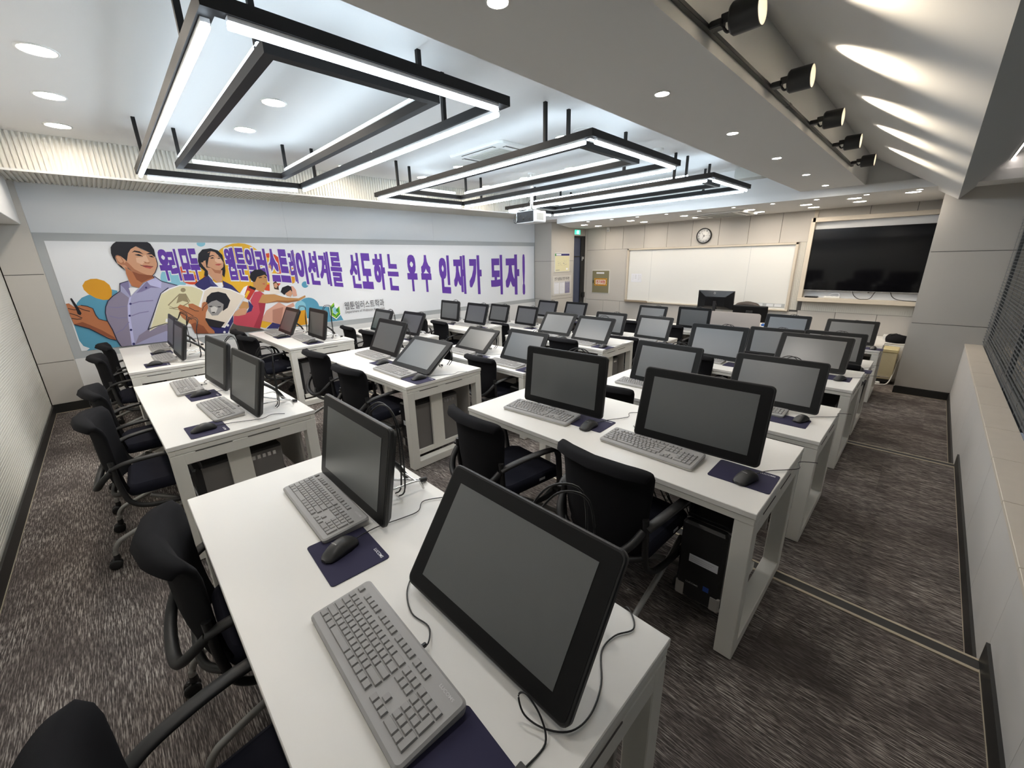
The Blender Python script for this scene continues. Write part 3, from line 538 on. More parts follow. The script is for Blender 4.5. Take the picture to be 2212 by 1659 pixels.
for ch, y0, y1 in SLOG:
    sl = MB()
    dense = ch in '를웹툰일레션계선는'
    DX_, DY_ = (0.046 if ch in '웹레계재되' else 0.060), (0.026 if dense else 0.052)
    me = text_mesh(ch, 1.0, 0.0); vs = [v.co.copy() for v in me.vertices]; fs_ = [tuple(p.vertices) for p in me.polygons]; bpy.data.meshes.remove(me)
    ax = min(v.x for v in vs); bx = max(v.x for v in vs); ay = min(v.y for v in vs); by = max(v.y for v in vs)
    for mi, dx_, dy_ in ((0, 0.085, 0.070 if not dense else 0.055), (1, DX_, DY_)):
        if mi == 0: gx, gy = 0.045, 0.036
        else: gx = gy = 0.0
        if ch == '!': dx_ *= 0.5
        kk_ = 0
        for ix in (-1, -0.5, 0, 0.5, 1):
            for iy in (-1, -0.5, 0, 0.5, 1):
                P = []; hh = _lay[0] + mi*0.0008 + kk_*3e-5; kk_ += 1
                for v in vs:
                    ex = dx_ if mi else DX_*(0.5 if ch == '!' else 1)+gx; ey = dy_ if mi else DY_+gy
                    fx_ = DX_*(0.5 if ch == '!' else 1); fy_ = DY_
                    u_ = (v.x+ix*ex-(ax-fx_))/(bx-ax+2*fx_); t_ = (v.y+iy*ey-(ay-fy_))/(by-ay+2*fy_)
                    yy = y0+u_*(y1-y0); b_, tt = interp(BOT, yy), interp(TOP, yy)
                    P.append((hh, yy, b_+t_*(tt-b_)))
                sl.add(P, fs_, mi)
    part(sl, 'slogan_letter', [MATS['mural_white'], pm('purple')], mu)
_lay[0] += 0.0018
for nm in ('printed_children', 'printed_youth', 'printed_woman', 'printed_man', 'printed_book'):
    mural_group(nm, G_[nm])
# department logo: a green open hexagon and two lines of text
lo = MB(); x = _lay[0]+0.0005
def hexp(s, a): return (2.803+0.098*s*math.sin(a), 0.895+0.142*s*math.cos(a))
hx = [i*PI/3 for i in range(6)]
for s_, mi in ((1.10, 0),): lo.add([(x, *hexp(s_, a)) for a in hx], [tuple(range(6))], mi)
x += 0.0002
for i in range(6):
    if i == 0: continue          # the ring stays open at the upper right
    a, b = hx[i], hx[(i+1) % 6]
    for s0, s1, mi in ((0.98, 0.74, 1), (0.74, 0.50, 2)):
        lo.add([(x, *hexp(s0, a)), (x, *hexp(s0, b)), (x, *hexp(s1, b)), (x, *hexp(s1, a))], [(0,1,2,3)], mi if i % 2 else 3-mi)
lo.add([(x, *hexp(0.5, hx[1])), (x, *hexp(0.5, hx[2])), (x, *hexp(0.16, hx[2])), (x, *hexp(0.16, hx[1]))], [(0,1,2,3)], 2)
lo.add([(x-.0001, *hexp(0.44, a)) for a in hx], [tuple(range(6))], 3+1)
text_into(lo, '웹툰일러스트학과', 1, (x, 3.36, 0.957), (0, 1, 0), (0, 0, 1), 5, 0.0, fit=(0.76, 0.135))
text_into(lo, 'Department of Webtoon Illustration', 1, (x, 3.36, 0.845), (0, 1, 0), (0, 0, 1), 5, 0.0, fit=(0.76, 0.058))
part(lo, 'department_logo', [pm('white'), pm('green'), pm('dgreen'), pm('green'), pm('lblue'), pm('text')], mu)

# ------------------------------------------------------------------ hanging LED frames
def led_frame(label, corners, zb, n_out):
    """corners: four plan points (near right, far right, far left, near left)"""
    C = [Vector(c_) for c_ in corners]; ce = sum(C, Vector((0, 0)))/4
    t = thing('led_frame_light', label, 'ceiling light', (ce.x, ce.y, zb), 0, 'square LED frames hung from the ceiling')
    loc = [c_-ce for c_ in C]
    def bars(name, pts, w, h, z0, mat):
        mb = MB()
        for i in range(4):
            a, b = pts[i], pts[(i+1) % 4]; d_ = (b-a).normalized(); n_ = Vector((-d_.y, d_.x))*w/2; e = d_*w/2
            q = [a-e-n_, b+e-n_, b+e+n_, a-e+n_]
            mb.prism([(p.x, p.y, z0+0.0002*i) for p in q], (0, 0, h))
        return part(mb, name, mat, t)
    def tubes(pts, z0, inset, off, batten_up):
        for i in range(4):
            a, b = pts[i], pts[(i+1) % 4]; d_ = (b-a).normalized(); n_ = Vector((-d_.y, d_.x))
            a2, b2 = a+d_*inset+n_*off, b-d_*inset+n_*off
            mb = MB(); s = 1 if batten_up else -1
            q = [a2-n_*0.016, b2-n_*0.016, b2+n_*0.016, a2+n_*0.016]
            mb.prism([(p.x, p.y, z0) for p in q], (0, 0, 0.016*s))
            bt = part(mb, 'batten', m_bat, t)
            mb = MB(); mb.cyl((a2.x, a2.y, z0+s*0.029), (b2.x, b2.y, z0+s*0.029), 0.0145, n=10)
            part(mb, 'led_tube', m_ledin if batten_up else m_led, bt)
    h = 0.055
    bars('outer_frame', loc, 0.055, h, 0.0, m_lframe)
    tubes(loc, 0.0, 0.06, 0.0, False)
    ins = []
    for i in range(4):
        p = loc[i]; ux = (loc[(i+1) % 4]-p).normalized(); uy = (loc[(i-1) % 4]-p).normalized()
        long_i = (loc[(i+1) % 4]-p).length > (loc[(i-1) % 4]-p).length
        ins.append(p + (ux if long_i else uy)*0.33 + (uy if long_i else ux)*0.30)
    bars('inner_frame', ins, 0.055, h, 0.035, m_lframe)
    tubes(ins, 0.035+h, 0.12, 0.0, True)
    lng = max((loc[1]-loc[0]).length, (loc[2]-loc[1]).length)
    for src, z0 in ((loc, h), (ins, h+0.035)):
        for i in range(4):
            a, b = src[i], src[(i+1) % 4]
            if (b-a).length > 0.6*lng: 
                for k in (0.17, 0.87) if src is loc else (0.045, 0.955):
                    p = a+(b-a)*k; mb = MB(); mb.box(p.x-0.014, p.x+0.014, p.y-0.014, p.y+0.014, z0-0.01, MAIN-zb)
                    part(mb, 'hanger_rod', m_lframe, t)
    return t
led_frame('largest-looking black LED frame light, hung nearest above the rearmost desks', [(-2.13, .51), (-2.12, 2.05), (-5.89, 2.08), (-5.95, .52)], 2.6, 2)
led_frame('black LED frame light hung in the middle of the three', [(-2.14, 3.03), (-2.17, 4.65), (-5.99, 4.76), (-5.96, 3.14)], 2.6, 2)
led_frame('black LED frame light hung farthest back beside the projector', [(-2.18, 5.66), (-2.17, 7.02), (-6.02, 7.19), (-6.01, 5.83)], 2.6, 2)

# ------------------------------------------------------------------ downlights
def make_down(r, mat, nm, lab, grp, cat='downlight'):
    t = thing(nm, lab, cat, (0, 0, 0), 0, grp)
    mb = MB(); mb.lathe([(r*1.18, 0.0), (r*1.18, -0.004), (r*1.02, -0.007), (r*0.98, -0.002), (r*0.98, 0.0)], n=28)
    part(mb, 'trim_ring', m_ac, t)
    mb = MB(); mb.lathe([(r*0.985, -0.003), (r*0.6, -0.0045), (0.001, -0.005)], n=28); part(mb, 'lens', mat, t)
    return t
ROWW = {.03: 'directly above the camera end', 1.34: 'inside the nearest LED frame', 2.75: 'just past the nearest LED frame', 4.0: 'inside the middle LED frame', 5.36: 'beyond the middle LED frame'}
COLW = {-3.2: 'column nearest the beam', -4.13: 'second column from the beam', -5.08: 'second column from the bulkhead', -6.03: 'column beside the ribbed bulkhead'}
big = None
for y, xs_ in ((.03, (-3.2, -4.13, -5.08, -6.03)), (1.34, (-4.13, -5.08)), (2.75, (-3.2, -4.13, -5.08, -6.03)), (4.0, (-3.2, -5.08, -6.03)), (5.36, (-3.2, -4.13, -5.08, -6.03))):
    for x in xs_:
        lab = 'warm round downlight %s, %s' % (ROWW[y], COLW[x])
        if big is None: big = make_down(0.085, m_dl, 'downlight', lab, 'warm downlights in the recessed ceiling'); big.location = (x, y, MAIN)
        else: dup(big, lab, (x, y, MAIN))
ORD = ['nearest', 'second nearest', 'third nearest', 'fourth nearest', 'fifth nearest', 'sixth nearest', 'seventh', 'eighth', 'ninth', 'tenth']
sm = None
for i, y in enumerate((1.19, 2.42, 3.54, 4.73, 5.95, 7.08)):
    lab = 'small spot downlight in the wide ceiling beam, %s to the camera' % (ORD[i] if i < 5 else 'farthest')
    if sm is None: sm = make_down(0.036, m_dl2, 'beam_downlight', lab, 'small downlights along the beam'); sm.location = (-1.25, y, BEAM)
    else: dup(sm, lab, (-1.25, y, BEAM))
dup(sm, 'small spot downlight in the wide ceiling beam, straight above the camera', (-1.25, -0.03, BEAM))
fsm = None
OR2 = ['leftmost', 'second from left', 'third from left', 'fourth from left', 'fifth from left', 'sixth from left', 'seventh from left', 'eighth from left', 'ninth from left', 'rightmost']
for i, x in enumerate((-5.44, -4.86, -4.29, -3.70, -3.11, -2.55, -1.99, -1.43, -0.87, -0.35)):
    lab = 'small downlight along the edge of the front soffit, %s' % OR2[i]
    if fsm is None: fsm = make_down(0.033, m_dl3, 'soffit_edge_downlight', lab, 'small downlights on the front soffit edge'); fsm.location = (x, 7.68, SOF)
    else: dup(fsm, lab, (x, 7.68, SOF))
fb = None
PAIR = ['above the door', 'above the left end of the whiteboard', 'left of the front ceiling cassette', 'right of the front ceiling cassette', 'above the gap between whiteboard and television', 'above the television']
for i, x in enumerate((-6.0, -4.8, -3.64, -2.5, -1.68, -1.04)):
    for y, wd_ in ((8.33, 'outer'), (8.90, 'wall-side')):
        lab = 'warm round soffit downlight, %s one of the pair %s' % (wd_, PAIR[i])
        if fb is None: fb = make_down(0.08, m_dls, 'soffit_downlight', lab, 'paired downlights in the front soffit'); fb.location = (x, y, SOF)
        else: dup(fb, lab, (x, y if x != -1.04 else y-0.3, SOF))
dup(fb, 'warm round soffit downlight alone at the right beside the pillar', (-0.42, 7.93, SOF))

# ------------------------------------------------------------------ track with five spot heads
tr = thing('light_track', 'long black lighting track on the side of the ceiling beam', 'lighting track', (-0.875, 4.0, 2.585))
mb = MB(); mb.box(-0.012, 0.010, -4.6, 3.0-0.88, -0.006, 0.013, b=0.002); part(mb, 'rail', m_blk, tr)
mb = MB(); mb.box(-0.012, 0.012, 2.12, 2.145, -0.008, 0.015, b=0.002); part(mb, 'end_cap', m_blk, tr)
mb = MB(); mb.box(-0.0125, 0.0115, -0.62, -0.57, -0.0075, 0.0145, b=0.002); part(mb, 'joiner', m_blk, tr)
def spot_head(lab):
    t = thing('track_spotlight', lab, 'spotlight', (0, 0, 0), 0, 'black spot heads on the track')
    mb = MB(); mb.box(0.008, 0.06, -0.026, 0.026, -0.014, 0.014, b=0.005); mb.box(0.05, 0.098, -0.012, -0.003, -0.004, 0.03, b=0.002); part(mb, 'bracket', m_blk, t)
    mb = MB(); mb.tube(smooth_path([(0.055, 0.012, -0.01), (0.07, 0.02, -0.028), (0.09, 0.015, -0.02), (0.10, 0.005, 0.0)], 4), 0.006, 6); part(mb, 'cable', m_blk, t)
    mb = MB()
    for a, b, c_ in (((0.001, 0.090), (0.050, 0.092), 0), ((0.050, 0.092), (0.0565, 0.100), 0), ((0.0565, 0.100), (0.0565, 0.202), 1), ((0.0565, 0.202), (0.0530, 0.203), 0), ((0.053, 0.203), (0.051, 0.150), 1)): mb.lathe([a, b], axis='x', n=32, caps=False, smooth=bool(c_))
    mb.lathe([(0.051, 0.150), (0.001, 0.150)], axis='x', n=24, caps=False); part(mb, 'head', m_blk, t)
    mb = MB(); mb.lathe([(0.0525, 0.2025), (0.0505, 0.160)], axis='x', n=32, caps=False); part(mb, 'reflector_rim', M('reflector_cream', (0.78, 0.70, 0.55), 0.4), t)
    mb = MB(); mb.lathe([(0.026, 0.158), (0.001, 0.159)], axis='x', n=20); part(mb, 'lens', m_dl4, t)
    return t
HY = (2.06, 2.97, 3.97, 4.90, 5.98)
sp = None
for i, y in enumerate(HY):
    lab = 'black spot head on the ceiling track, %s to the camera' % (ORD[i] if i < 4 else 'farthest')
    if sp is None: sp = spot_head(lab); sp.location = (-0.875, y, 2.59); sp.rotation_euler = (0, 0, 0.0)
    else: dup(sp, lab, (-0.875, y, 2.59), 0.0)
    ld = bpy.data.lights.new('spot_lamp', 'SPOT'); ld.energy = SPOT_W; ld.color = (1.0, 0.86, 0.66); ld.spot_size = math.radians(84); ld.spot_blend = 0.9; ld.shadow_soft_size = 0.022
    lo_ = bpy.data.objects.new('spot_lamp', ld); COL.objects.link(lo_); lo_.location = (-0.875+0.196, y, 2.59)
    lo_.rotation_euler = Vector((1, 0, 0.02)).to_track_quat('-Z', 'Y').to_euler()
ws = thing('linear_window_light', 'thin linear light in the ceiling above the window', 'ceiling light', (0.352, 4.0, 2.652))
mb = MB(); mb.box(-0.02, 0.02, -4.5, 3.98, -0.006, 0.012, b=0.002); mb.rot(Matrix.Rotation(-0.808, 4, 'Y')); part(mb, 'channel', m_ac, ws)
mb = MB(); mb.box(-0.013, 0.013, -4.48, 3.97, -0.0085, -0.0055); mb.rot(Matrix.Rotation(-0.808, 4, 'Y')); part(mb, 'diffuser', M('linear_diffuser', (0.9, 0.9, 0.9), 0.4, emit=(1.0, 0.9, 0.85), es=3.0), ws)

# ------------------------------------------------------------------ things on the ceilings
def cassette(lab, x, y, z, w, d_, rz=0.0):
    t = thing('ceiling_cassette', lab, 'air conditioner', (x, y, z), rz)
    mb = MB(); a = rrect(w, d_, 0.06); b = rrect(w*0.98, d_*0.98, 0.06); mb.loft([[(p[0], p[1], 0.0) for p in a], [(p[0], p[1], -0.012) for p in a], [(p[0], p[1], -0.03) for p in b]], smooth=False); part(mb, 'cover', m_ac, t)
    mb = MB(); mb.box(-w*0.29, w*0.29, -d_*0.29, d_*0.29, -0.034, -0.029, b=0.002)
    for i in range(14): mb.box(-w*0.28, w*0.28, -d_*0.28+i*d_*0.56/14, -d_*0.28+i*d_*0.56/14+0.006, -0.036, -0.033)
    part(mb, 'grille', m_acg, t)
    for q in range(4):
        mb = MB(); L_ = (w if q % 2 == 0 else d_)*0.30; o_ = (d_ if q % 2 == 0 else w)*0.39
        mb.box(-L_, L_, o_-0.03, o_+0.03, -0.0315, -0.028); mb.rot(Matrix.Rotation(q*PI/2, 4, 'Z'))
        sl_ = part(mb, 'air_slot', m_acd, t)
        mb = MB(); mb.box(-L_*0.98, L_*0.98, o_-0.012, o_+0.02, -0.040, -0.033, b=0.003); mb.rot(Matrix.Rotation(q*PI/2, 4, 'Z')); part(mb, 'louvre', m_ac, sl_)
    return t
cassette('square white ceiling cassette unit inside the middle LED frame', -4.18, 3.9, MAIN, 0.98, 0.80)
cassette('cream ceiling cassette unit in the front soffit above the clock', -3.05, 8.62, SOF, 0.98, 0.92)
def disc(name, lab, cat, x, y, z, prof, mat, nm='cover', extra=None):
    t = thing(name, lab, cat, (x, y, z)); mb = MB(); mb.lathe(prof, n=28); part(mb, nm, mat, t)
    if extra: m2 = MB(); m2.lathe(extra[0], n=18); part(m2, extra[2], extra[1], t)
    return t
disc('ceiling_speaker', 'flush round white speaker in the ceiling above the middle LED frame', 'speaker', -2.9, 3.96, MAIN, [(0.115, 0.0), (0.115, -0.004), (0.105, -0.008), (0.10, -0.004), (0.001, -0.004)], m_ceil, 'grille', ([(0.012, -0.004), (0.010, -0.009), (0.001, -0.010)], m_ac, 'centre_button'))
disc('smoke_detector', 'small white domed smoke detector on the ceiling beside the beam', 'smoke detector', -2.74, 5.31, MAIN, [(0.065, 0.0), (0.065, -0.02), (0.05, -0.045), (0.03, -0.05), (0.001, -0.05)], m_ac, 'dome', ([(0.018, -0.049), (0.016, -0.058), (0.001, -0.06)], m_acg, 'sensor'))
cb_ = thing('ceiling_box', 'grey rounded box under the recessed ceiling beside the beam', 'ceiling box', (-2.2, 7.38, 2.86))
mb = MB(); a = rrect(0.50, 0.16, 0.05); mb.loft([[(p[0], -0.16, p[1]) for p in a], [(p[0], 0.11, p[1]) for p in a]], smooth=False); part(mb, 'housing', m_acg, cb_)
mb = MB(); mb.box(-0.22, 0.22, -0.164, -0.159, -0.05, 0.05); part(mb, 'front_grille', m_acg, cb_)
mb = MB(); mb.box(-0.03, 0.03, 0.0, 0.05, 0.08, 0.105); part(mb, 'mount', m_acg, cb_)
# projector on its pole
pj = thing('projector', 'white ceiling projector with black connector face, hung under the far LED frame', 'projector', (-4.755, 5.14, 2.325), -0.05)
mb = MB(); a = rrect(0.40, 0.175, 0.02)
mb.loft([[(p[0], -0.13, p[1]) for p in a], [(p[0], 0.14, p[1]) for p in a]], smooth=False); part(mb, 'body', M('projector_white', (0.72, 0.73, 0.74), 0.4), pj)
mb = MB(); mb.box(-0.185, 0.19, -0.134, -0.129, -0.075, 0.08, b=0.002); cp_ = part(mb, 'connector_panel', m_blk, pj)
for sx_, sz_, r_ in ((-0.10, 0.03, 0.016), (-0.03, -0.02, 0.022), (0.04, 0.01, 0.012), (0.10, -0.03, 0.015), (0.14, 0.03, 0.010)):
    mb = MB(); mb.lathe([(r_, -0.134), (r_, -0.137), (0.001, -0.137)], c=(sx_, 0, sz_), axis='y', n=14); part(mb, 'socket', m_acd, cp_)
mb = MB()
for i in range(7): mb.box(0.199, 0.203, -0.06+i*0.022, -0.06+i*0.022+0.012, -0.05, 0.05)
part(mb, 'vent', m_acg, pj)
mb = MB(); mb.cyl((0.02, 0.0, 0.16), (0.02, 0.0, MAIN-2.325), 0.024, n=14); mb.cyl((0.02, 0, MAIN-2.325-0.02), (0.02, 0, MAIN-2.325), 0.06, n=18); part(mb, 'pole', m_ac, pj)
mb = MB(); mb.box(-0.05, 0.09, -0.05, 0.05, 0.115, 0.165, b=0.01)
for a, b in ((-0.12, -0.08), (0.14, -0.08), (-0.12, 0.09), (0.14, 0.09)): mb.tube([(0.02, 0, 0.13), (a, b, 0.085)], 0.009, 6)
part(mb, 'mount', m_ac, pj)
mb = MB(); mb.tube(smooth_path([(0.0, 0.02, 0.30), (-0.05, -0.03, 0.2), (-0.16, -0.08, 0.13), (-0.235, -0.13, 0.03), (-0.235, -0.16, -0.05), (-0.19, -0.15, -0.08), (-0.17, -0.135, -0.04)], 5), 0.005, 6); mb.tube(smooth_path([(0.03, 0.0, 0.2), (0.1, -0.08, 0.12), (0.17, -0.10, 0.088)], 4), 0.005, 6); part(mb, 'cable', m_blk, pj)

# ------------------------------------------------------------------ whiteboard wall things
YW = YF
t = thing('whiteboard', 'long framed whiteboard on the front wall below the clock', 'whiteboard', (-3.70, YW, 0.6))
mb = MB(); mb.box(-1.74, 1.74, -0.012, 0.0, 0.03, 1.25); part(mb, 'writing_surface', m_wb, t)
mb = MB()
mb.box(-1.79, -1.745, -0.05, 0.0, 0.0, 1.285, b=0.004); mb.box(1.745, 1.79, -0.05, 0.0, 0.0, 1.285, b=0.004); mb.box(-1.79, 1.79, -0.05, 0.0, 1.245, 1.285, b=0.004); mb.box(-1.79, 1.79, -0.06, 0.0, 0.0, 0.03, b=0.004)
part(mb, 'frame', m_wbf, t)
mb = MB(); mb.box(-1.76, -1.15, -0.11, -0.05, 0.01, 0.03, b=0.003); mb.box(-1.76, -1.15, -0.11, -0.104, 0.03, 0.055, b=0.002); part(mb, 'pen_tray', M('tray_brown', (0.30, 0.24, 0.17), 0.5), t)
mb = MB()
for x in (-1.15, 0.98): mb.box(x-0.002, x+0.002, -0.0135, -0.011, 0.03, 1.245)
part(mb, 'panel_seam', m_band, t)
e = thing('board_eraser', 'small pale board eraser lying on the ledge of the whiteboard', 'eraser', (-4.75, YW-0.043, 0.63)); mb = MB(); mb.box(-0.06, 0.06, -0.016, 0.016, 0.0, 0.02, b=0.004); part(mb, 'grip', m_ac, e); mb = MB(); mb.box(-0.058, 0.058, -0.0155, 0.0155, -0.0005, 0.004); part(mb, 'felt', m_modest, e)
e = thing('notice_sheet', 'white paper notice fixed to the left of the whiteboard', 'notice', (-5.215, YW-0.013, 1.19))
mb = MB(); mb.box(-0.14, 0.14, -0.003, 0.0, -0.10, 0.10); part(mb, 'paper', m_print, e)
mb = MB()
for x, w_, h_ in ((-0.09, 0.025, 0.13), (-0.02, 0.05, 0.10), (0.06, 0.03, 0.14), (0.10, 0.02, 0.11)):
    for k in range(5): mb.box(x-w_/2, x+w_/2, -0.0036, -0.003, 0.07-h_*k/5-0.008, 0.07-h_*k/5)
part(mb, 'printed_columns', m_printg, e)
ml = thing('board_magnet_strip', 'grey strip along the lower right corner of the whiteboard', 'strip', (-2.25, YW-0.016, 0.70)); mb = MB(); mb.box(-0.27, 0.27, -0.004, 0.004, -0.035, 0.035, b=0.001); part(mb, 'strip', m_band, ml)
mb = MB()
for x in (-0.17, 0.02, 0.16): mb.box(x-0.06, x+0.06, -0.0046, -0.004, -0.026, 0.026)
part(mb, 'printed_patches', m_white, ml)
# clock
ck = thing('wall_clock', 'round black-rimmed wall clock above the whiteboard', 'clock', (-3.68, YW, 2.09))
mb = MB(); mb.lathe([(0.158, 0.0), (0.160, -0.03), (0.152, -0.045), (0.143, -0.042), (0.141, -0.02)], axis='y', n=40, caps=False); part(mb, 'rim', m_blk, ck)
mb = MB(); mb.lathe([(0.143, -0.0), (0.143, -0.02), (0.001, -0.02)], axis='y', n=40); fc = part(mb, 'face', M('clock_face', (0.78, 0.78, 0.77), 0.5), ck)
mb = MB()
for i in range(12):
    a = PI/6*(i+1); text_into(mb, str(i+1), 1, (0.113*math.sin(a), -0.0212, 0.113*math.cos(a)), (1, 0, 0), (0, 0, 1), 0, 0.01, fit=(0.028 if i > 8 else 0.015, 0.026))
for i in range(60):
    a = PI/30*i; p = Vector((math.sin(a), 0, math.cos(a))); n_ = Vector((p.z, 0, -p.x))*0.0007; o_ = Vector((0, -0.0211, 0))
    mb.add([o_+p*0.131-n_, o_+p*0.131+n_, o_+p*0.138+n_, o_+p*0.138-n_], [(0,1,2,3)])
part(mb, 'numerals', pm('text'), fc)
for nm, ang, L_, w_, dy in (('hour_hand', 206, 0.062, 0.004, -0.024), ('minute_hand', 324, 0.10, 0.003, -0.026), ('second_hand', 82, 0.11, 0.0012, -0.028)):
    a = math.radians(ang); p = Vector((math.sin(a), 0, math.cos(a))); n_ = Vector((p.z, 0, -p.x))*w_
    mb = MB(); o_ = Vector((0, dy, 0)); mb.prism([o_-p*0.025-n_, o_+p*L_-n_*0.5, o_+p*L_+n_*0.5, o_-p*0.025+n_], (0, 0.0012, 0)); part(mb, nm, m_blk, ck)
mb = MB(); mb.lathe([(0.006, -0.02), (0.006, -0.030), (0.001, -0.031)], axis='y', n=12); part(mb, 'hub', m_blk, ck)
# electrical cabinet with the hazard sign
ep = thing('electrical_panel', 'olive electrical panel door with striped danger sign', 'electrical panel', (-6.26, YW, 1.075))
mb = MB(); mb.box(-0.275, 0.275, -0.008, 0.0, -0.30, 0.30, b=0.002); part(mb, 'frame', m_ac, ep)
mb = MB(); mb.box(-0.26, 0.26, -0.016, -0.006, -0.285, 0.285, b=0.003); dd = part(mb, 'door', M('panel_olive', (0.22, 0.20, 0.115), 0.5), ep)
mb = MB(); mb.box(-0.235, -0.215, -0.024, -0.015, -0.04, 0.04, b=0.003); part(mb, 'latch', m_blk, dd)
mb = MB(); mb.box(-0.13, 0.11, -0.0175, -0.0155, 0.205, 0.245); part(mb, 'name_strip', m_print, dd)
mb = MB(); mb.box(-0.185, 0.205, -0.0185, -0.0155, -0.105, 0.09, 0)
for i in range(-2, 12):       # black-red diagonal stripes kept inside the sign
    xa_ = -0.185+i*0.046
    def cl(x_): return min(max(x_, -0.183), 0.203)
    for z0_, z1_ in ((0.055, 0.088), (-0.103, -0.07)):
        mb.add([(cl(xa_+(z0_+0.105)*0.6), -0.0189, z0_), (cl(xa_+0.023+(z0_+0.105)*0.6), -0.0189, z0_), (cl(xa_+0.023+(z1_+0.105)*0.6), -0.0189, z1_), (cl(xa_+(z1_+0.105)*0.6), -0.0189, z1_)], [(0,1,2,3)], 1)
for x0_ in (-0.183, 0.168):
    for k in range(3): mb.add([(x0_, -0.0189, -0.06+k*0.04), (x0_+0.035, -0.0189, -0.045+k*0.04), (x0_+0.035, -0.0189, -0.025+k*0.04), (x0_, -0.0189, -0.04+k*0.04)], [(0,1,2,3)], 1)
mb.box(-0.145, 0.165, -0.0192, -0.0186, -0.066, 0.052, 2)
text_into(mb, '전기위험', 1, (0.01, -0.0196, -0.007), (1, 0, 0), (0, 0, 1), 3, 0.03, fit=(0.27, 0.095))
part(mb, 'danger_sign', [pm('yellow'), M('stripe_maroon', (0.16, 0.02, 0.015), 0.5), pm('page2'), pm('redbox')], dd)
# motion sensor by the ceiling
ms = thing('motion_sensor', 'small white box sensor high on the front wall beside the door', 'sensor', (-6.075, YW, 2.37)); mb = MB(); mb.box(-0.04, 0.04, -0.05, 0.0, -0.055, 0.05, b=0.006); part(mb, 'housing', m_ac, ms); mb = MB(); mb.box(-0.028, 0.028, -0.053, -0.049, -0.045, -0.01, b=0.001); part(mb, 'lens', m_band, ms)
# exit sign over the door
ex = thing('exit_sign', 'small lit green exit sign above the door', 'exit sign', (-6.80, 9.10, 2.335)); mb = MB(); mb.box(0.0, 0.035, -0.13, 0.13, -0.065, 0.065, b=0.004); part(mb, 'housing', m_ac, ex)
mb = MB(); mb.box(0.035, 0.037, -0.12, 0.12, -0.056, 0.056); part(mb, 'lit_face', M('exit_green', (0.02, 0.35, 0.22), 0.4, emit=(0.05, 0.75, 0.50), es=0.35), ex)
mb = MB(); mb.box(0.037, 0.038, -0.02, 0.05, -0.045, 0.045); mb.box(0.037, 0.038, 0.07, 0.075, -0.045, 0.045)
mb.tube([(0.039, -0.06, 0.02), (0.039, -0.04, 0.0), (0.039, -0.065, -0.04)], 0.006, 5); part(mb, 'pictogram', M('exit_white', (0.8, 0.9, 0.85), 0.4, emit=(0.7, 1.0, 0.9), es=0.35), ex)
# two notice boards on the pillar
nb = thing('floor_plan_poster', 'yellow evacuation plan poster on the pillar beside the door', 'poster', (PX, 8.455, 1.59)); mb = MB(); mb.box(0.0, 0.012, -0.30, 0.30, -0.23, 0.23, b=0.002); part(mb, 'frame', m_ac, nb)
mb = MB(); mb.box(0.012, 0.0135, -0.285, 0.285, -0.215, 0.16, 0); mb.box(0.012, 0.0136, -0.285, 0.285, 0.165, 0.215, 1); mb.box(0.0135, 0.014, -0.27, -0.05, 0.175, 0.205, 2); mb.box(0.012, 0.0142, -0.29, -0.25, 0.16, 0.22, 3)
for k in range(26):
    y_, z_ = random.uniform(-0.2, 0.2), random.uniform(-0.08, 0.04); mb.box(0.0135, 0.014, y_, y_+random.uniform(0.01, 0.03), z_, z_+0.008, 4)
mb.box(0.0135, 0.014, -0.26, -0.11, -0.19, -0.175, 4); mb.box(0.0135, 0.0138, 0.15, 0.23, -0.18, -0.14, 2)
part(mb, 'printed_plan', [pm('page'), pm('navy'), pm('white'), pm('dgreen'), pm('grey')], nb)
nb = thing('notice_board', 'white safety notice board with three paper pockets on the pillar', 'notice board', (PX, 8.455, 1.02)); mb = MB(); mb.box(0.0, 0.012, -0.375, 0.375, -0.24, 0.24, b=0.003); part(mb, 'board', M('board_pale', (0.62, 0.60, 0.56), 0.5), nb)
mb = MB(); text_into(mb, '연구·실험실 안전 게시판', 1, (0.0128, 0.0, 0.175), (0, 1, 0), (0, 0, 1), 0, 0.012, fit=(0.60, 0.075)); part(mb, 'title_lettering', pm('text'), nb)
for k, (y_, mt) in enumerate(((-0.22, m_print), (0.0, m_print), (0.22, M('sheet_violet', (0.22, 0.21, 0.33), 0.5)))):
    mb = MB(); mb.box(0.012, 0.016, y_-0.098, y_+0.098, -0.20, 0.10, b=0.001); q = part(mb, 'paper_pocket', mt, nb)
    mb = MB(); mb.box(0.016, 0.0168, y_-0.085, y_+0.085, 0.075, 0.092)
    for j in range(6): mb.box(0.016, 0.0166, y_-0.08, y_+random.uniform(0.0, 0.08), 0.05-j*0.035, 0.054-j*0.035)
    part(mb, 'print', m_printg, q)
# television
tv = thing('television', 'very large black flat television in the niche right of the whiteboard', 'television', (-0.76, YW-0.05, 1.555))
mb = MB(); mb.box(-0.95, 0.95, -0.035, 0.03, -0.535, 0.535, b=0.006); part(mb, 'case', m_blk, tv)
mb = MB(); mb.box(-0.943, 0.943, -0.0375, -0.034, -0.525, 0.528); part(mb, 'screen', m_tv, tv)
mb = MB(); mb.box(-0.945, 0.945, -0.037, -0.03, -0.537, -0.528); part(mb, 'lower_trim', m_chrome, tv)
mb = MB(); mb.box(-0.012, 0.012, -0.03, -0.02, -0.555, -0.533); part(mb, 'receiver_foot', m_blk, tv)
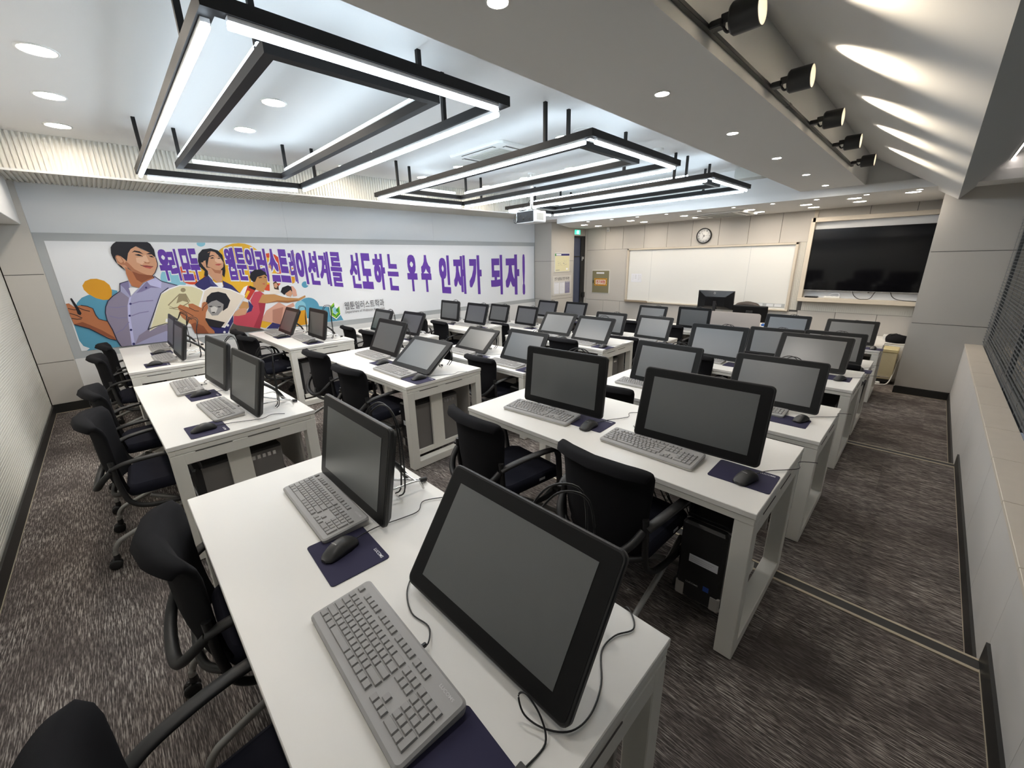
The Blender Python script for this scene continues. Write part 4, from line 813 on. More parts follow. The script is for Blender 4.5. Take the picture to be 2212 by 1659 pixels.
# clutter on the shelf below the television
sc_ = thing('set_top_box', 'small black box on the left of the television shelf', 'device', (-1.56, YW-0.07, 0.886)); mb = MB(); mb.box(-0.10, 0.10, -0.05, 0.05, 0.0, 0.025, b=0.006); part(mb, 'case', m_blk, sc_); mb = MB(); mb.box(-0.08, 0.08, -0.052, -0.049, 0.006, 0.018); part(mb, 'front_strip', m_blkg, sc_)
pl = thing('power_strip', 'white power strip with a cable on the television shelf', 'power strip', (-1.25, YW-0.08, 0.886)); mb = MB(); mb.box(-0.12, 0.12, -0.03, 0.03, 0.0, 0.035, b=0.008); part(mb, 'body', m_ac, pl)
for k in range(3):
    mb = MB(); mb.lathe([(0.018, 0.035), (0.016, 0.037), (0.001, 0.037)], c=(-0.07+k*0.07, 0, 0), n=14); part(mb, 'socket', m_band, pl)
mb = MB(); mb.tube(smooth_path([(-0.12, 0, 0.02), (-0.17, -0.02, 0.012), (-0.22, 0.01, 0.006)], 5), 0.004, 6); mb.tube(smooth_path([(0.1, 0, 0.03), (0.09, 0.02, 0.08), (0.02, 0.02, 0.09), (-0.05, 0.0, 0.06)], 5), 0.004, 6); part(mb, 'cable', m_print, pl)
for lab, pts in (('black cable drooping below the television middle', [(-0.98, 9.44, 1.03), (-0.95, 9.40, 0.96), (-0.88, 9.39, 0.90), (-0.80, 9.40, 0.892), (-0.72, 9.40, 0.91), (-0.68, 9.43, 1.0), (-0.66, 9.45, 1.03)]),
                 ('black cable running along the television shelf to the pillar', [(-0.48, 9.45, 1.03), (-0.44, 9.41, 0.95), (-0.36, 9.39, 0.905), (-0.2, 9.38, 0.892), (0.0, 9.38, 0.892)])):
    t = thing('television_cable', lab, 'cable', pts[0], 0, 'cables below the television'); mb = MB(); p0 = Vector(pts[0]); mb.tube([p-p0 for p in smooth_path(pts, 6)], 0.006, 6); part(mb, 'cord', m_blk, t)
    mb = MB(); mb.box(-0.012, 0.012, -0.008, 0.008, -0.01, 0.02, b=0.002); part(mb, 'plug', m_blk, t)

# ------------------------------------------------------------------ teacher's desk
Z2 = Z[2]
td = thing('teacher_desk', 'cream teacher desk in front of the whiteboard', 'desk', (-2.62, 8.72, Z2))
mb = MB(); mb.box(-0.75, 0.75, -0.22, 0.42, 0.70, 0.735, b=0.004); part(mb, 'desk_top', m_desk, td)
mb = MB(); mb.box(-0.73, 0.73, -0.20, -0.18, 0.08, 0.70); part(mb, 'modesty_panel', m_kbb, td)
for x in (-0.73, 0.71):
    mb = MB(); mb.box(x, x+0.02, -0.20, 0.40, 0.0, 0.70); part(mb, 'side_panel', m_wbf, td)
ds = thing('desk_screen', 'pale rounded privacy screen on the front of the teacher desk', 'desk screen', (-2.555, 8.48, Z2+0.62))
mb = MB(); a = rrect(0.90, 0.34, 0.045); mb.loft([[(p[0], -0.009, p[1]+0.17) for p in a], [(p[0], 0.009, p[1]+0.17) for p in a]], smooth=False); part(mb, 'panel', M('screen_pinkish', (0.57, 0.52, 0.49), 0.6), ds)
for x in (-0.33, 0.33):
    mb = MB(); mb.box(x-0.02, x+0.02, -0.0, 0.03, 0.06, 0.15, b=0.003); part(mb, 'clamp', m_dsteel, ds)
tm = thing('teacher_monitor', 'large black monitor seen from behind on the teacher desk', 'monitor', (-3.02, 8.72, Z2+0.735), -0.02)
mb = MB()
a = [(-0.345, 0.235), (0.345, 0.235), (0.345, 0.60), (-0.345, 0.60)]
mb.loft([[(p[0], 0.03, p[1]) for p in a], [(p[0], 0.0, p[1]) for p in a], [(p[0]*0.55, -0.028, 0.40+(p[1]-0.44)*0.5) for p in a]], smooth=False); part(mb, 'back_cover', m_blkg, tm)
mb = MB(); mb.box(-0.335, 0.335, 0.03, 0.033, 0.245, 0.59); part(mb, 'screen', m_screen, tm)
mb = MB(); mb.box(-0.03, 0.03, -0.035, -0.015, 0.02, 0.40, b=0.004); part(mb, 'stand', m_blk, tm)
mb = MB(); mb.box(-0.12, 0.12, -0.09, 0.10, 0.0, 0.018, b=0.004); part(mb, 'foot', m_blk, tm)
mb = MB(); mb.lathe([(0.018, -0.0165), (0.018, -0.0175), (0.014, -0.0175), (0.014, -0.0165)], c=(-0.02, 0, 0.55), axis='y', n=20, caps=False); mb.rot(Matrix.Translation((0,0.002,0))); part(mb, 'round_emblem', m_printg, tm)
mb = MB(); mb.tube(smooth_path([(0.03, -0.03, 0.36), (0.05, -0.045, 0.30), (0.0, -0.05, 0.2), (-0.02, -0.05, 0.04)], 5), 0.004, 6); part(mb, 'cable', m_blk, tm)
t2_ = thing('teacher_pen_display', 'low black display seen from behind beside the teacher monitor', 'monitor', (-2.37, 8.72, Z2+0.735))
mb = MB(); a = rrect(0.60, 0.31, 0.02); b = rrect(0.56, 0.27, 0.02); mb.loft([[(p[0], 0.05-0.12*(p[1]+0.16), 0.19+p[1]) for p in a], [(p[0], 0.025-0.12*(p[1]+0.16), 0.19+p[1]) for p in a], [(p[0], 0.01-0.12*(p[1]+0.16), 0.19+p[1]) for p in b]], smooth=False); part(mb, 'back_cover', m_bezel, t2_)
mb = MB(); mb.box(-0.06, 0.06, -0.03, 0.03, 0.13, 0.25, b=0.006); mb.box(-0.07, 0.07, -0.16, 0.02, 0.0, 0.016, b=0.003); mb.tube([(0, 0.0, 0.2), (0, -0.10, 0.01)], 0.02, 6, flat=1.6); part(mb, 'stand', m_blk, t2_)
mb = MB()
for k in range(6): mb.box(-0.09+k*0.03, -0.075+k*0.03, -0.016, 0.0, 0.26, 0.28)
part(mb, 'vent', m_acd, t2_)
tc_ = thing('teacher_chair', 'dark brown high-back chair whose arched top shows behind the teacher desk', 'chair', (-2.58, 9.14, Z2))
m_lea = M('chair_leather_brown', (0.045, 0.032, 0.026), 0.45)
mb = MB(); rs = []
for z_, w_, d_, yo in ((0.52, 0.22, 0.035, 0.0), (0.70, 0.25, 0.045, -0.02), (0.90, 0.26, 0.05, -0.05), (1.03, 0.25, 0.045, -0.07), (1.085, 0.20, 0.03, -0.075), (1.10, 0.10, 0.012, -0.075)):
    rs.append([(w_*math.copysign(abs(math.cos(a))**0.6, math.cos(a)), -0.18+yo*-0.5+d_*math.sin(a), z_-0.03*(math.cos(a))**2*(z_ > 1)) for a in [2*PI*i/24 for i in range(24)]])
mb.loft(rs); mb.rot(Matrix.Rotation(PI, 4, 'Z')); part(mb, 'backrest', m_lea, tc_)
mb = MB(); mb.loft([[(p[0]*s_, p[1]*s_-0.03, z_) for p in rrect(0.50, 0.48, 0.08)] for z_, s_ in ((0.42, 0.92), (0.45, 1.0), (0.50, 1.0), (0.53, 0.9))]); part(mb, 'seat', m_lea, tc_)
mb = MB(); mb.cyl((0, 0, 0.10), (0, 0, 0.42), 0.028, n=14); part(mb, 'gas_column', m_blk, tc_)
for k in range(5):
    a = 2*PI*k/5+0.3; mb = MB(); mb.tube([(0, 0, 0.11), (0.28*math.cos(a), 0.28*math.sin(a), 0.075)], [0.028, 0.018], 8); lg_ = part(mb, 'leg', m_blk, tc_)
    mb = MB(); mb.lathe([(0.001, -0.02), (0.028, -0.02), (0.028, 0.02), (0.001, 0.02)], c=(0.28*math.cos(a), 0.28*math.sin(a), 0.0285), axis='x', n=16); mb.cyl((0.28*math.cos(a), 0.28*math.sin(a), 0.05), (0.28*math.cos(a), 0.28*math.sin(a), 0.075), 0.01, n=8); part(mb, 'caster', m_blk, lg_)
for s_ in (-1, 1):
    mb = MB(); mb.tube(smooth_path([(s_*0.25, 0.16, 0.50), (s_*0.29, 0.16, 0.68), (s_*0.29, 0.0, 0.70), (s_*0.29, -0.12, 0.68), (s_*0.25, -0.14, 0.47)], 5), 0.018, 8, flat=1.4); part(mb, 'armrest', m_blk, tc_)
bp_ = thing('blue_pouch', 'small bright blue pouch at the right end of the teacher desk', 'pouch', (-2.05, 8.58, Z2+0.735)); mb = MB(); mb.box(-0.05, 0.05, -0.04, 0.04, 0.0, 0.045, b=0.012); part(mb, 'pouch', M('pouch_blue', (0.04, 0.16, 0.55), 0.6), bp_); mb = MB(); mb.box(-0.04, 0.04, -0.003, 0.003, 0.044, 0.048); part(mb, 'zip', m_blk, bp_)
# ------------------------------------------------------------------ cabinet by the pillar
cab = thing('office_machine', 'cream upright office machine standing between the desks and the pillar', 'office machine', (-0.265, 8.62, Z2))
mb = MB(); mb.box(-0.11, 0.095, -0.13, 0.15, 0.075, 0.50, b=0.008); part(mb, 'body', M('machine_cream', (0.56, 0.49, 0.31), 0.5), cab)
mb = MB(); mb.box(-0.115, 0.10, -0.138, 0.16, 0.50, 0.56, b=0.012); part(mb, 'lid', M('machine_lid', (0.62, 0.53, 0.29), 0.5), cab)
mb = MB(); mb.box(-0.10, 0.085, -0.12, 0.14, 0.02, 0.075); part(mb, 'plinth', m_blk, cab)
mb = MB(); mb.box(-0.09, 0.06, -0.133, -0.129, 0.10, 0.125)
for k in range(4): mb.box(-0.09, 0.06, -0.135, -0.131, 0.10+k*0.007, 0.103+k*0.007)
part(mb, 'grille', m_wbf, cab)
for a, b in ((-0.08, -0.1), (0.06, -0.1), (-0.08, 0.12), (0.06, 0.12)):
    mb = MB(); mb.lathe([(0.018, 0.0), (0.018, 0.02), (0.001, 0.021)], c=(a, b, 0), n=12); part(mb, 'caster', m_blk, cab)
mb = MB(); mb.tube(smooth_path([(0.098, 0.02, 0.48), (0.115, -0.02, 0.40), (0.10, -0.10, 0.2), (0.06, -0.20, 0.03), (-0.04, -0.27, 0.012), (-0.10, -0.26, 0.012)], 6), 0.008, 8); part(mb, 'power_cord', m_ac, cab)
bg_ = thing('cloth_bag', 'slumped black cloth bag lying behind the cream machine', 'bag', (-0.245, 8.92, Z2+0.60))
mb = MB(); rs = []
for k, (s_, z_) in enumerate(((0.85, 0.0), (1.0, 0.03), (0.98, 0.07), (0.8, 0.11), (0.35, 0.125))):
    rs.append([(0.14*s_*math.cos(a)*(1+0.08*math.sin(3*a+k)), 0.10*s_*math.sin(a), z_+0.018*math.sin(2*a+k)) for a in [2*PI*i/20 for i in range(20)]])
mb.loft(rs); part(mb, 'bag', m_fabric, bg_); mb = MB(); mb.tube(smooth_path([(-0.1, 0, 0.08), (-0.05, -0.02, 0.13), (0.05, -0.02, 0.125), (0.1, 0, 0.07)], 5), 0.008, 6); part(mb, 'handle', m_blk, bg_)
sh = thing('side_cabinet', 'low white side cabinet against the front wall behind the cream machine', 'cabinet', (-0.36, 9.1, Z2))
mb = MB(); mb.box(-0.24, 0.24, -0.27, 0.36, 0.0, 0.585, b=0.004); part(mb, 'body', m_desk, sh); mb = MB(); mb.box(-0.25, 0.242, -0.28, 0.37, 0.585, 0.60, b=0.003); part(mb, 'top', m_desk, sh); mb = MB(); mb.box(-0.23, 0.23, -0.28, -0.27, 0.02, 0.57, b=0.003); dd = part(mb, 'door', m_desk, sh); mb = MB(); mb.box(0.18, 0.2, -0.30, -0.28, 0.28, 0.36, b=0.003); part(mb, 'handle', m_chrome, dd)
tb = thing('paper_box', 'flat white box on the side cabinet near the pillar', 'box', (-0.27, 9.25, Z2+0.60)); mb = MB(); mb.box(-0.15, 0.15, -0.1, 0.1, 0.0, 0.05, b=0.003); part(mb, 'box', m_ac, tb); mb = MB(); mb.box(-0.152, 0.152, -0.102, 0.102, 0.045, 0.06, b=0.002); part(mb, 'lid', m_ac, tb)
ps_ = thing('floor_power_strip', 'short white power strip on the floor beside the cream machine', 'power strip', (-0.34, 8.42, Z2)); mb = MB(); mb.box(-0.05, 0.05, -0.03, 0.03, 0.0, 0.04, b=0.008); part(mb, 'body', m_ac, ps_); mb = MB(); mb.lathe([(0.016, 0.04), (0.014, 0.042), (0.001, 0.042)], n=12); part(mb, 'socket', m_band, ps_)

# ------------------------------------------------------------------ desks
DX = {'R': (-1.163, 1.736), 'M': (-3.605, 1.736), 'L': (-6.0, 1.736)}
DY = {('R',1): .053, ('R',2): 1.56, ('R',3): 2.90, ('R',4): 4.25, ('R',5): 5.70, ('R',6): 7.20,
      ('M',1): .020, ('M',2): 1.49, ('M',3): 2.83, ('M',4): 4.25, ('M',5): 5.66, ('M',6): 7.15,
      ('L',1): -.02, ('L',2): 1.37, ('L',3): 2.77, ('L',4): 4.10, ('L',5): 5.45, ('L',6): 7.12}
DYAW = {('M',1): .030, ('M',2): .024, ('M',4): .02, ('L',1): .012, ('L',2): .02}
DCX = {('L',3): -6.12, ('L',4): -6.10, ('R',5): -1.19, ('R',6): -1.19}
COLN = {'R': 'window-side', 'M': 'middle', 'L': 'mural-side'}
ROWN = {1: 'nearest row', 2: 'second row', 3: 'third row', 4: 'fourth row', 5: 'fifth row', 6: 'frontmost row'}
W_, D_, H_ = 1.736, 0.785, 0.738
def make_desk():
    t = thing('desk', '', 'desk', (0,0,0), 0, 'white two-seat classroom desks')
    mb = MB(); mb.box(-W_/2, W_/2, 0.0, D_, H_-0.026, H_, 0, 0.0025); mb.box(-W_/2+0.0005, W_/2-0.0005, 0.0005, D_-0.0005, H_-0.0045, H_-0.0025, 1)
    part(mb, 'desk_top', [m_desk, m_dedge], t)
    mb = MB()
    for y in (0.004, D_-0.034): mb.box(-W_/2+0.004, W_/2-0.004, y, y+0.03, H_-0.056, H_-0.029, b=0.002)
    for x in (-W_/2+0.004, W_/2-0.034): mb.box(x, x+0.03, 0.034, D_-0.034, H_-0.056, H_-0.029, b=0.002)
    part(mb, 'under_frame', m_dsteel, t)
    for s in (-1, 1):
        xo = s*(W_/2-0.003); xi = s*(W_/2-0.075)
        lf = MB()
        lf.box(xi, xo, 0.006, 0.070, 0.006, H_-0.058, b=0.003); lf.box(xi, xo, D_-0.070, D_-0.006, 0.006, H_-0.058, b=0.003)
        lf.box(xi, xo, 0.066, D_-0.066, H_-0.125, H_-0.058, b=0.003); lf.box(xi, xo, 0.066, D_-0.066, 0.006, 0.07, b=0.003)
        for y in (0.075, D_-0.075): pass
        lp = part(lf, 'leg_frame', m_dsteel, t)
        mb = MB()
        for y in (0.04, D_-0.04): mb.cyl(((xi+xo)/2, y, 0.0), ((xi+xo)/2, y, 0.008), 0.022, n=12)
        part(mb, 'glide', m_blk, lp)
        mb = MB(); mb.box(xo-0.001 if s > 0 else xo-0.001, xo+0.001, 0.12, 0.30, H_-0.062, H_-0.057); mb.box(xo-0.001, xo+0.001, 0.38, 0.56, H_-0.062, H_-0.057); part(mb, 'slot', m_gap, lp)
    mb = MB(); mb.box(-W_/2+0.08, W_/2-0.08, 0.685, 0.70, 0.26, 0.665, b=0.002); part(mb, 'modesty_panel', m_modest, t)
    mb = MB(); mb.box(-W_/2+0.3, W_/2-0.3, 0.45, 0.60, 0.60, 0.604); mb.box(-W_/2+0.3, W_/2-0.3, 0.45, 0.453, 0.60, 0.66); mb.box(-W_/2+0.3, W_/2-0.3, 0.597, 0.60, 0.60, 0.66)
    for x in (-0.4, 0.0, 0.4): mb.box(x-0.01, x+0.01, 0.45, 0.60, 0.604, 0.68)
    part(mb, 'cable_tray', m_dsteel, t)
    mb = MB()
    mb.box(W_/2-0.098, W_/2-0.078, 0.27, 0.39, 0.10, 0.68, b=0.002)
    mb.box(W_/2-0.31, W_/2-0.078, 0.13, 0.165, 0.095, 0.12, b=0.002); mb.box(W_/2-0.31, W_/2-0.078, 0.49, 0.525, 0.095, 0.12, b=0.002); mb.box(W_/2-0.10, W_/2-0.08, 0.11, 0.56, 0.085, 0.13, b=0.003)
    mb.box(W_/2-0.31, W_/2-0.30, 0.27, 0.39, 0.10, 0.68, b=0.002); mb.box(W_/2-0.30, W_/2-0.08, 0.27, 0.39, 0.665, 0.68)
    part(mb, 'computer_bracket', m_dsteel, t)
    mb = MB()
    for k in range(5):
        x = 0.18+0.05*k+random.uniform(-.01, .01); y0 = 0.52
        mb.tube(smooth_path([(x, y0, 0.62), (x+0.03, y0+0.02, 0.5), (x+random.uniform(-.05, .08), y0+0.05, 0.33), (x+random.uniform(0.05, .2), y0+0.03, 0.2), (x+0.2, 0.58, 0.3)], 5), 0.0045, 5)
    for k in range(4):
        c = Vector((0.42+0.03*k, 0.60, 0.25+0.02*k)); r = 0.05+0.012*k
        mb.tube([c+Vector((r*math.cos(a), 0.02*math.sin(2*a+k), r*math.sin(a))) for a in [2*PI*i/16 for i in range(17)]], 0.004, 5)
    part(mb, 'cable_bundle', m_blk, t)
    return t
def deskpos(c, r):
    return (DCX.get((c, r), DX[c][0]), DY[(c, r)], ROWZ[r], DYAW.get((c, r), 0.0))
proto = None
for c in 'RML':
    for r in range(1, 7):
        x, y, z, yaw = deskpos(c, r)
        lab = 'white two-seat desk, %s column, %s' % (COLN[c], ROWN[r])
        if proto is None: proto = make_desk(); proto.location = (x, y, z); proto.rotation_euler = (0, 0, yaw); proto['label'] = lab
        else: dup(proto, lab, (x, y, z), yaw)

# ------------------------------------------------------------------ computer towers in the desk brackets
def make_tower():
    t = thing('computer_tower', '', 'computer', (0,0,0), 0, 'computer towers under the desks')
    mb = MB(); mb.box(-0.095, 0.095, 0.02, 0.46, 0.0, 0.40, b=0.004); part(mb, 'case', m_case, t)
    mb = MB(); mb.box(-0.098, 0.098, -0.02, 0.03, -0.004, 0.405, b=0.012); mb.box(-0.096, 0.096, 0.03, 0.46, 0.396, 0.418, b=0.004); part(mb, 'front_bezel', m_blk, t)
    for s in (-1, 1):
        mb = MB(); mb.box(s*0.055, s*0.099, -0.022, 0.0, -0.003, 0.075, b=0.006); part(mb, 'corner_trim', m_modest, t)
    mb = MB(); mb.box(-0.05, 0.075, -0.0215, -0.0195, 0.205, 0.245, 0)
    for k in range(3): mb.box(-0.045, 0.04+0.01*k, -0.022, -0.0214, 0.213+k*0.010, 0.2155+k*0.010, 1)
    part(mb, 'asset_sticker', [m_print, m_printg], t)
    mb = MB(); text_into(mb, 'LUCOMS', 1, (-0.025, -0.0213, 0.09), (1, 0, 0), (0, 0, 1), 0, 0.01, fit=(0.055, 0.009)); part(mb, 'printed_logo', m_printg, t)
    mb = MB(); mb.box(0.025, 0.05, -0.0215, -0.0195, 0.082, 0.107); part(mb, 'blue_sticker', M('sticker_blue', (0.03, 0.08, 0.35), 0.4), t)
    mb = MB(); mb.box(-0.085, 0.085, 0.458, 0.463, 0.30, 0.39, 0)
    for k in range(5): mb.box(-0.07+k*0.03, -0.05+k*0.03, 0.462, 0.466, 0.32, 0.37, 1)
    part(mb, 'connector_plate', [m_chrome, m_acd], t)
    mb = MB(); mb.box(0.0945, 0.0962, 0.27, 0.44, 0.345, 0.385, 0)
    for k in range(5): mb.box(0.096, 0.0968, 0.285+k*0.03, 0.303+k*0.03, 0.352, 0.378, 1)
    part(mb, 'side_vent', [m_case, m_chrome], t)
    return t
tw = None
for c in 'RML':
    for r in range(1, 7):
        x, y, z, yaw = deskpos(c, r)
        lx, ly = W_/2-0.2, 0.11
        px, py = x+lx*math.cos(yaw)-ly*math.sin(yaw), y+lx*math.sin(yaw)+ly*math.cos(yaw)
        lab = 'black and grey computer tower under the right end of the %s desk, %s' % (COLN[c], ROWN[r])
        if tw is None: tw = make_tower(); tw.location = (px, py, z+0.1235); tw.rotation_euler = (0, 0, yaw); tw['label'] = lab
        else: dup(tw, lab, (px, py, z+0.1235), yaw)

# ------------------------------------------------------------------ pen displays
MON = {'R1a': [-1.501, 0.521, -0.003, 0.188],
'R1b': [-0.639, 0.458, 0.013, 0.607],
'M1a': [-3.911, 0.466, 0.069, 0.195],
'M1b': [-3.091, 0.487, 0.057, 0.207],
'L2a': [-6.25, 1.658, -0.021, 0.459],
'L2b': [-5.491, 1.815, -0.016, 0.201],
'M2a': [-3.936, 1.93, -0.011, 0.458],
'M2b': [-3.141, 1.773, 0.026, 0.898],
'R2a': [-1.511, 1.895, 0.065, 0.112],
'R2b': [-0.682, 1.876, 0.05, 0.275],
'L3a': [-6.268, 3.058, -0.027, 0.397],
'L3b': [-5.637, 3.22, 0.024, 0.489],
'M3a': [-3.944, 3.092, -0.012, 0.843],
'M3b': [-3.06, 3.075, -0.015, 0.528],
'R3a': [-1.514, 3.275, -0.039, 0.329],
'R3b': [-0.682, 3.321, 0.016, 0.393],
'L4a': [-6.367, 4.56, -0.022, 0.162],
'L4b': [-5.633, 4.57, -0.031, 0.313],
'M4a': [-3.868, 4.64, 0.024, 0.626],
'M4b': [-3.124, 4.489, -0.028, 0.556],
'R4a': [-1.542, 4.565, -0.027, 0.332],
'R4b': [-0.709, 4.698, -0.027, 0.589],
'L5a': [-6.335, 5.771, -0.036, 0.293],
'L5b': [-5.573, 5.812, -0.062, 0.288],
'M5a': [-3.756, 5.958, -0.004, 0.32],
'M5b': [-2.988, 5.989, -0.069, 0.384],
'R5a': [-1.269, 5.831, 0.036, 0.37],
'R5b': [-0.692, 5.924, 0.03, 0.339],
'L6a': [-6.04, 6.969, -0.074, 0.331],
'L6b': [-5.287, 7.017, -0.066, 0.331],
'M6a': [-3.677, 7.282, -0.079, 0.332],
'M6b': [-2.898, 7.369, -0.147, 0.133],
'R6a': [-1.458, 7.248, -0.038, 0.337],
'R6b': [-0.707, 7.414, 0.001, 0.599],
'L1b': [-5.5, 0.4, 0.02, 0.22],
'L1a': [-6.35, 0.42, 0.0, 0.22]}

MW, MH, MT = 0.597, 0.372, 0.026
def make_monitor(th, bow=1.0):
    t = thing('pen_display', '', 'monitor', (0,0,0), 0, 'black pen displays on the desks')
    rx = Matrix.Rotation(-th, 4, 'X')           # leans back
    lift = Matrix.Translation((0, 0, 0.026))
    def fin(mb): mb.rot(rx); mb.rot(lift)
    mb = MB(); a = rrect(MW, MH, 0.022, 6, 0, MH/2); b = rrect(MW-0.006, MH-0.006, 0.020, 6, 0, MH/2); c_ = rrect(MW-0.03, MH-0.03, 0.02, 6, 0, MH/2)
    mb.loft([[(p[0], 0.0, p[1]) for p in b], [(p[0], 0.003, p[1]) for p in a], [(p[0], 0.014, p[1]) for p in a], [(p[0], MT+0.008, p[1]) for p in c_]], smooth=False)
    fin(mb); part(mb, 'housing', m_blk, t)
    mb = MB(); a = rrect(MW-0.016, MH-0.016, 0.016, 6, 0, MH/2); mb.loft([[(p[0], -0.0012, p[1]) for p in a], [(p[0], 0.001, p[1]) for p in a]], smooth=False); fin(mb); part(mb, 'bezel', m_bezel, t)
    mb = MB(); mb.box(-0.2435, 0.2435, -0.0022, -0.0005, 0.045, 0.325); fin(mb); part(mb, 'screen', m_screen, t)
    # stand: black arm, steel wire foot with rubber cap
    bk = rx @ Vector((0, MT+0.006, 0.17)); bk.z += 0.026
    ft = max(bk.y+0.10, 0.26)
    mb = MB(); mb.tube(smooth_path([(0, bk.y+0.012, bk.z), (0, bk.y+0.06, bk.z-0.01), (0, (bk.y+ft)/2+0.05, bk.z*0.55), (0, ft, 0.018)], 5), 0.011, 8, flat=2.4); pl_ = len(mb.v); mb.box(-0.06, 0.06, MT+0.004, MT+0.024, 0.12, 0.22, b=0.006); mb.rot(lift @ rx, pl_); part(mb, 'stand_arm', m_blk, t)
    mb = MB(); mb.tube(smooth_path([(0.10, bk.y+0.02, 0.05), (0.12, bk.y+0.06, 0.055), (0.13, ft-0.02, 0.052), (0.13, ft, 0.03), (0.13, ft+0.01, 0.004)], 4), 0.0045, 7); mb.tube(smooth_path([(-0.10, bk.y+0.02, 0.05), (-0.12, bk.y+0.06, 0.055), (-0.13, ft-0.02, 0.052), (-0.13, ft, 0.03), (-0.13, ft+0.01, 0.004)], 4), 0.0045, 7); mb.tube([(-0.13, ft-0.02, 0.05), (0.13, ft-0.02, 0.05)], 0.0045, 7); mb.tube([(0.05, bk.y+0.03, 0.09), (0.075, ft+0.03, 0.014)], 0.0055, 7); part(mb, 'stand_wire', m_chrome, t)
    mb = MB(); mb.cyl((0.0765, ft+0.025, 0.0145), (0.081, ft+0.055, 0.0115), 0.0105, n=10); part(mb, 'rubber_cap', m_blk, t)
    # bow of cable rising over the top edge at the back
    tp = rx @ Vector((0, MT+0.02, MH)); tp.z += 0.026
    md = rx @ Vector((0.05, MT+0.01, MH*0.7)); md.z += 0.026
    tl_ = max(tp.y+0.05, bk.y+0.08)
    for dx, k in ((0.02, 1.0), (0.05, 0.75)):
        mb = MB(); mb.tube(smooth_path([(md.x-0.05, md.y, md.z), (dx-0.05, tp.y+0.02, tp.z-0.03), (dx, tp.y+0.05, tp.z+0.004+0.035*k*bow), (dx+0.06, tp.y+0.05+0.05*k*bow, tp.z-0.015+0.035*k*bow), (dx+0.10, tl_+0.02*k, tp.z-0.10), (dx+0.10, tl_+0.01, 0.06), (dx+0.06, tl_, 0.006)], 5), 0.0034, 6); part(mb, 'cable', m_blk, t)
    return t
def tword(th):
    d = math.degrees(th)
    return 'upright' if d < 14 else 'slightly tilted' if d < 24 else 'tilted' if d < 36 else 'strongly reclined'
SEAT = {'a': 'left', 'b': 'right'}
ymax = {}
for key, (mx, my, yaw, th) in MON.items():
    c, r, s = key[0], int(key[1]), key[2]
    if key == 'M6b': yaw = -0.05
    if key == 'R5a': yaw = 0.06
    t = make_monitor(th, {'R1b': 1.0, 'L1b': 1.2, 'L1a': 1.0, 'L2b': 1.2, 'L2a': 1.1, 'M1b': 0.9, 'M4b': 0.8, 'M3b': 0.6, 'R2a': 0.1, 'R2b': -0.6, 'M2a': -0.5, 'M1a': 0.4}.get(key, 0.3))
    t.location = (mx, my, ROWZ[r]+H_); t.rotation_euler = (0, 0, yaw)
    t['label'] = '%s black pen display at the %s seat, %s desk, %s' % (tword(th), SEAT[s], COLN[c], ROWN[r])

# ------------------------------------------------------------------ keyboards
U = 0.0203
def key_layout():
    K = [(0, 0, 1, 1)] + [(2+i, 0, 1, 1) for i in range(4)] + [(6.5+i, 0, 1, 1) for i in range(4)] + [(11+i, 0, 1, 1) for i in range(4)] + [(15.4+i, 0, 1, 1) for i in range(3)]
    def row(y, ws):
        x = 0
        for w_ in ws: K.append((x, y, w_, 1)); x += w_
    row(1.35, [1]*13+[2]); row(2.35, [1.5]+[1]*12+[1.5]); row(3.35, [1.75]+[1]*11+[2.25]); row(4.35, [2.25]+[1]*10+[2.75]); row(5.35, [1.25]*3+[4.75]+[1.2]*5)
    for y in (1.35, 2.35): K.extend((15.4+i, y, 1, 1) for i in range(3))
    K.append((16.4, 4.35, 1, 1)); K.extend((15.4+i, 5.35, 1, 1) for i in range(3))
    K.extend((18.7+i, 1.35, 1, 1) for i in range(4)); K.extend((18.7+i, 2.35, 1, 1) for i in range(3)); K.append((21.7, 2.35, 1, 2))
    K.extend((18.7+i, 3.35, 1, 1) for i in range(3)); K.extend((18.7+i, 4.35, 1, 1) for i in range(3)); K.append((21.7, 4.35, 1, 2)); K.append((18.7, 5.35, 2, 1)); K.append((20.7, 5.35, 1, 1))
    return K
KW, KD = 0.492, 0.172
def slope_z(y): return 0.0185+0.012*y/KD         # the top rises towards the back
def keycap(mb, k, mi=0):
    x, ry, w_, h_ = k
    x0 = -KW/2+0.0135+x*U; x1 = x0+w_*U-0.0016; y1 = KD-0.024-ry*U*0.985; y0 = y1-h_*U*0.985+0.0016
    i = 0.0021; zb0, zb1 = slope_z(y0)-0.001, slope_z(y1)-0.001; zt = 0.0062
    v = [(x0,y0,zb0),(x1,y0,zb0),(x1,y1,zb1),(x0,y1,zb1),(x0+i,y0+i*.8,zb0+zt),(x1-i,y0+i*.8,zb0+zt),(x1-i,y1-i*1.2,zb1+zt),(x0+i,y1-i*1.2,zb1+zt)]
    mb.add(v, [(4,5,6,7),(0,1,5,4),(1,2,6,5),(2,3,7,6),(3,0,4,7)], mi)
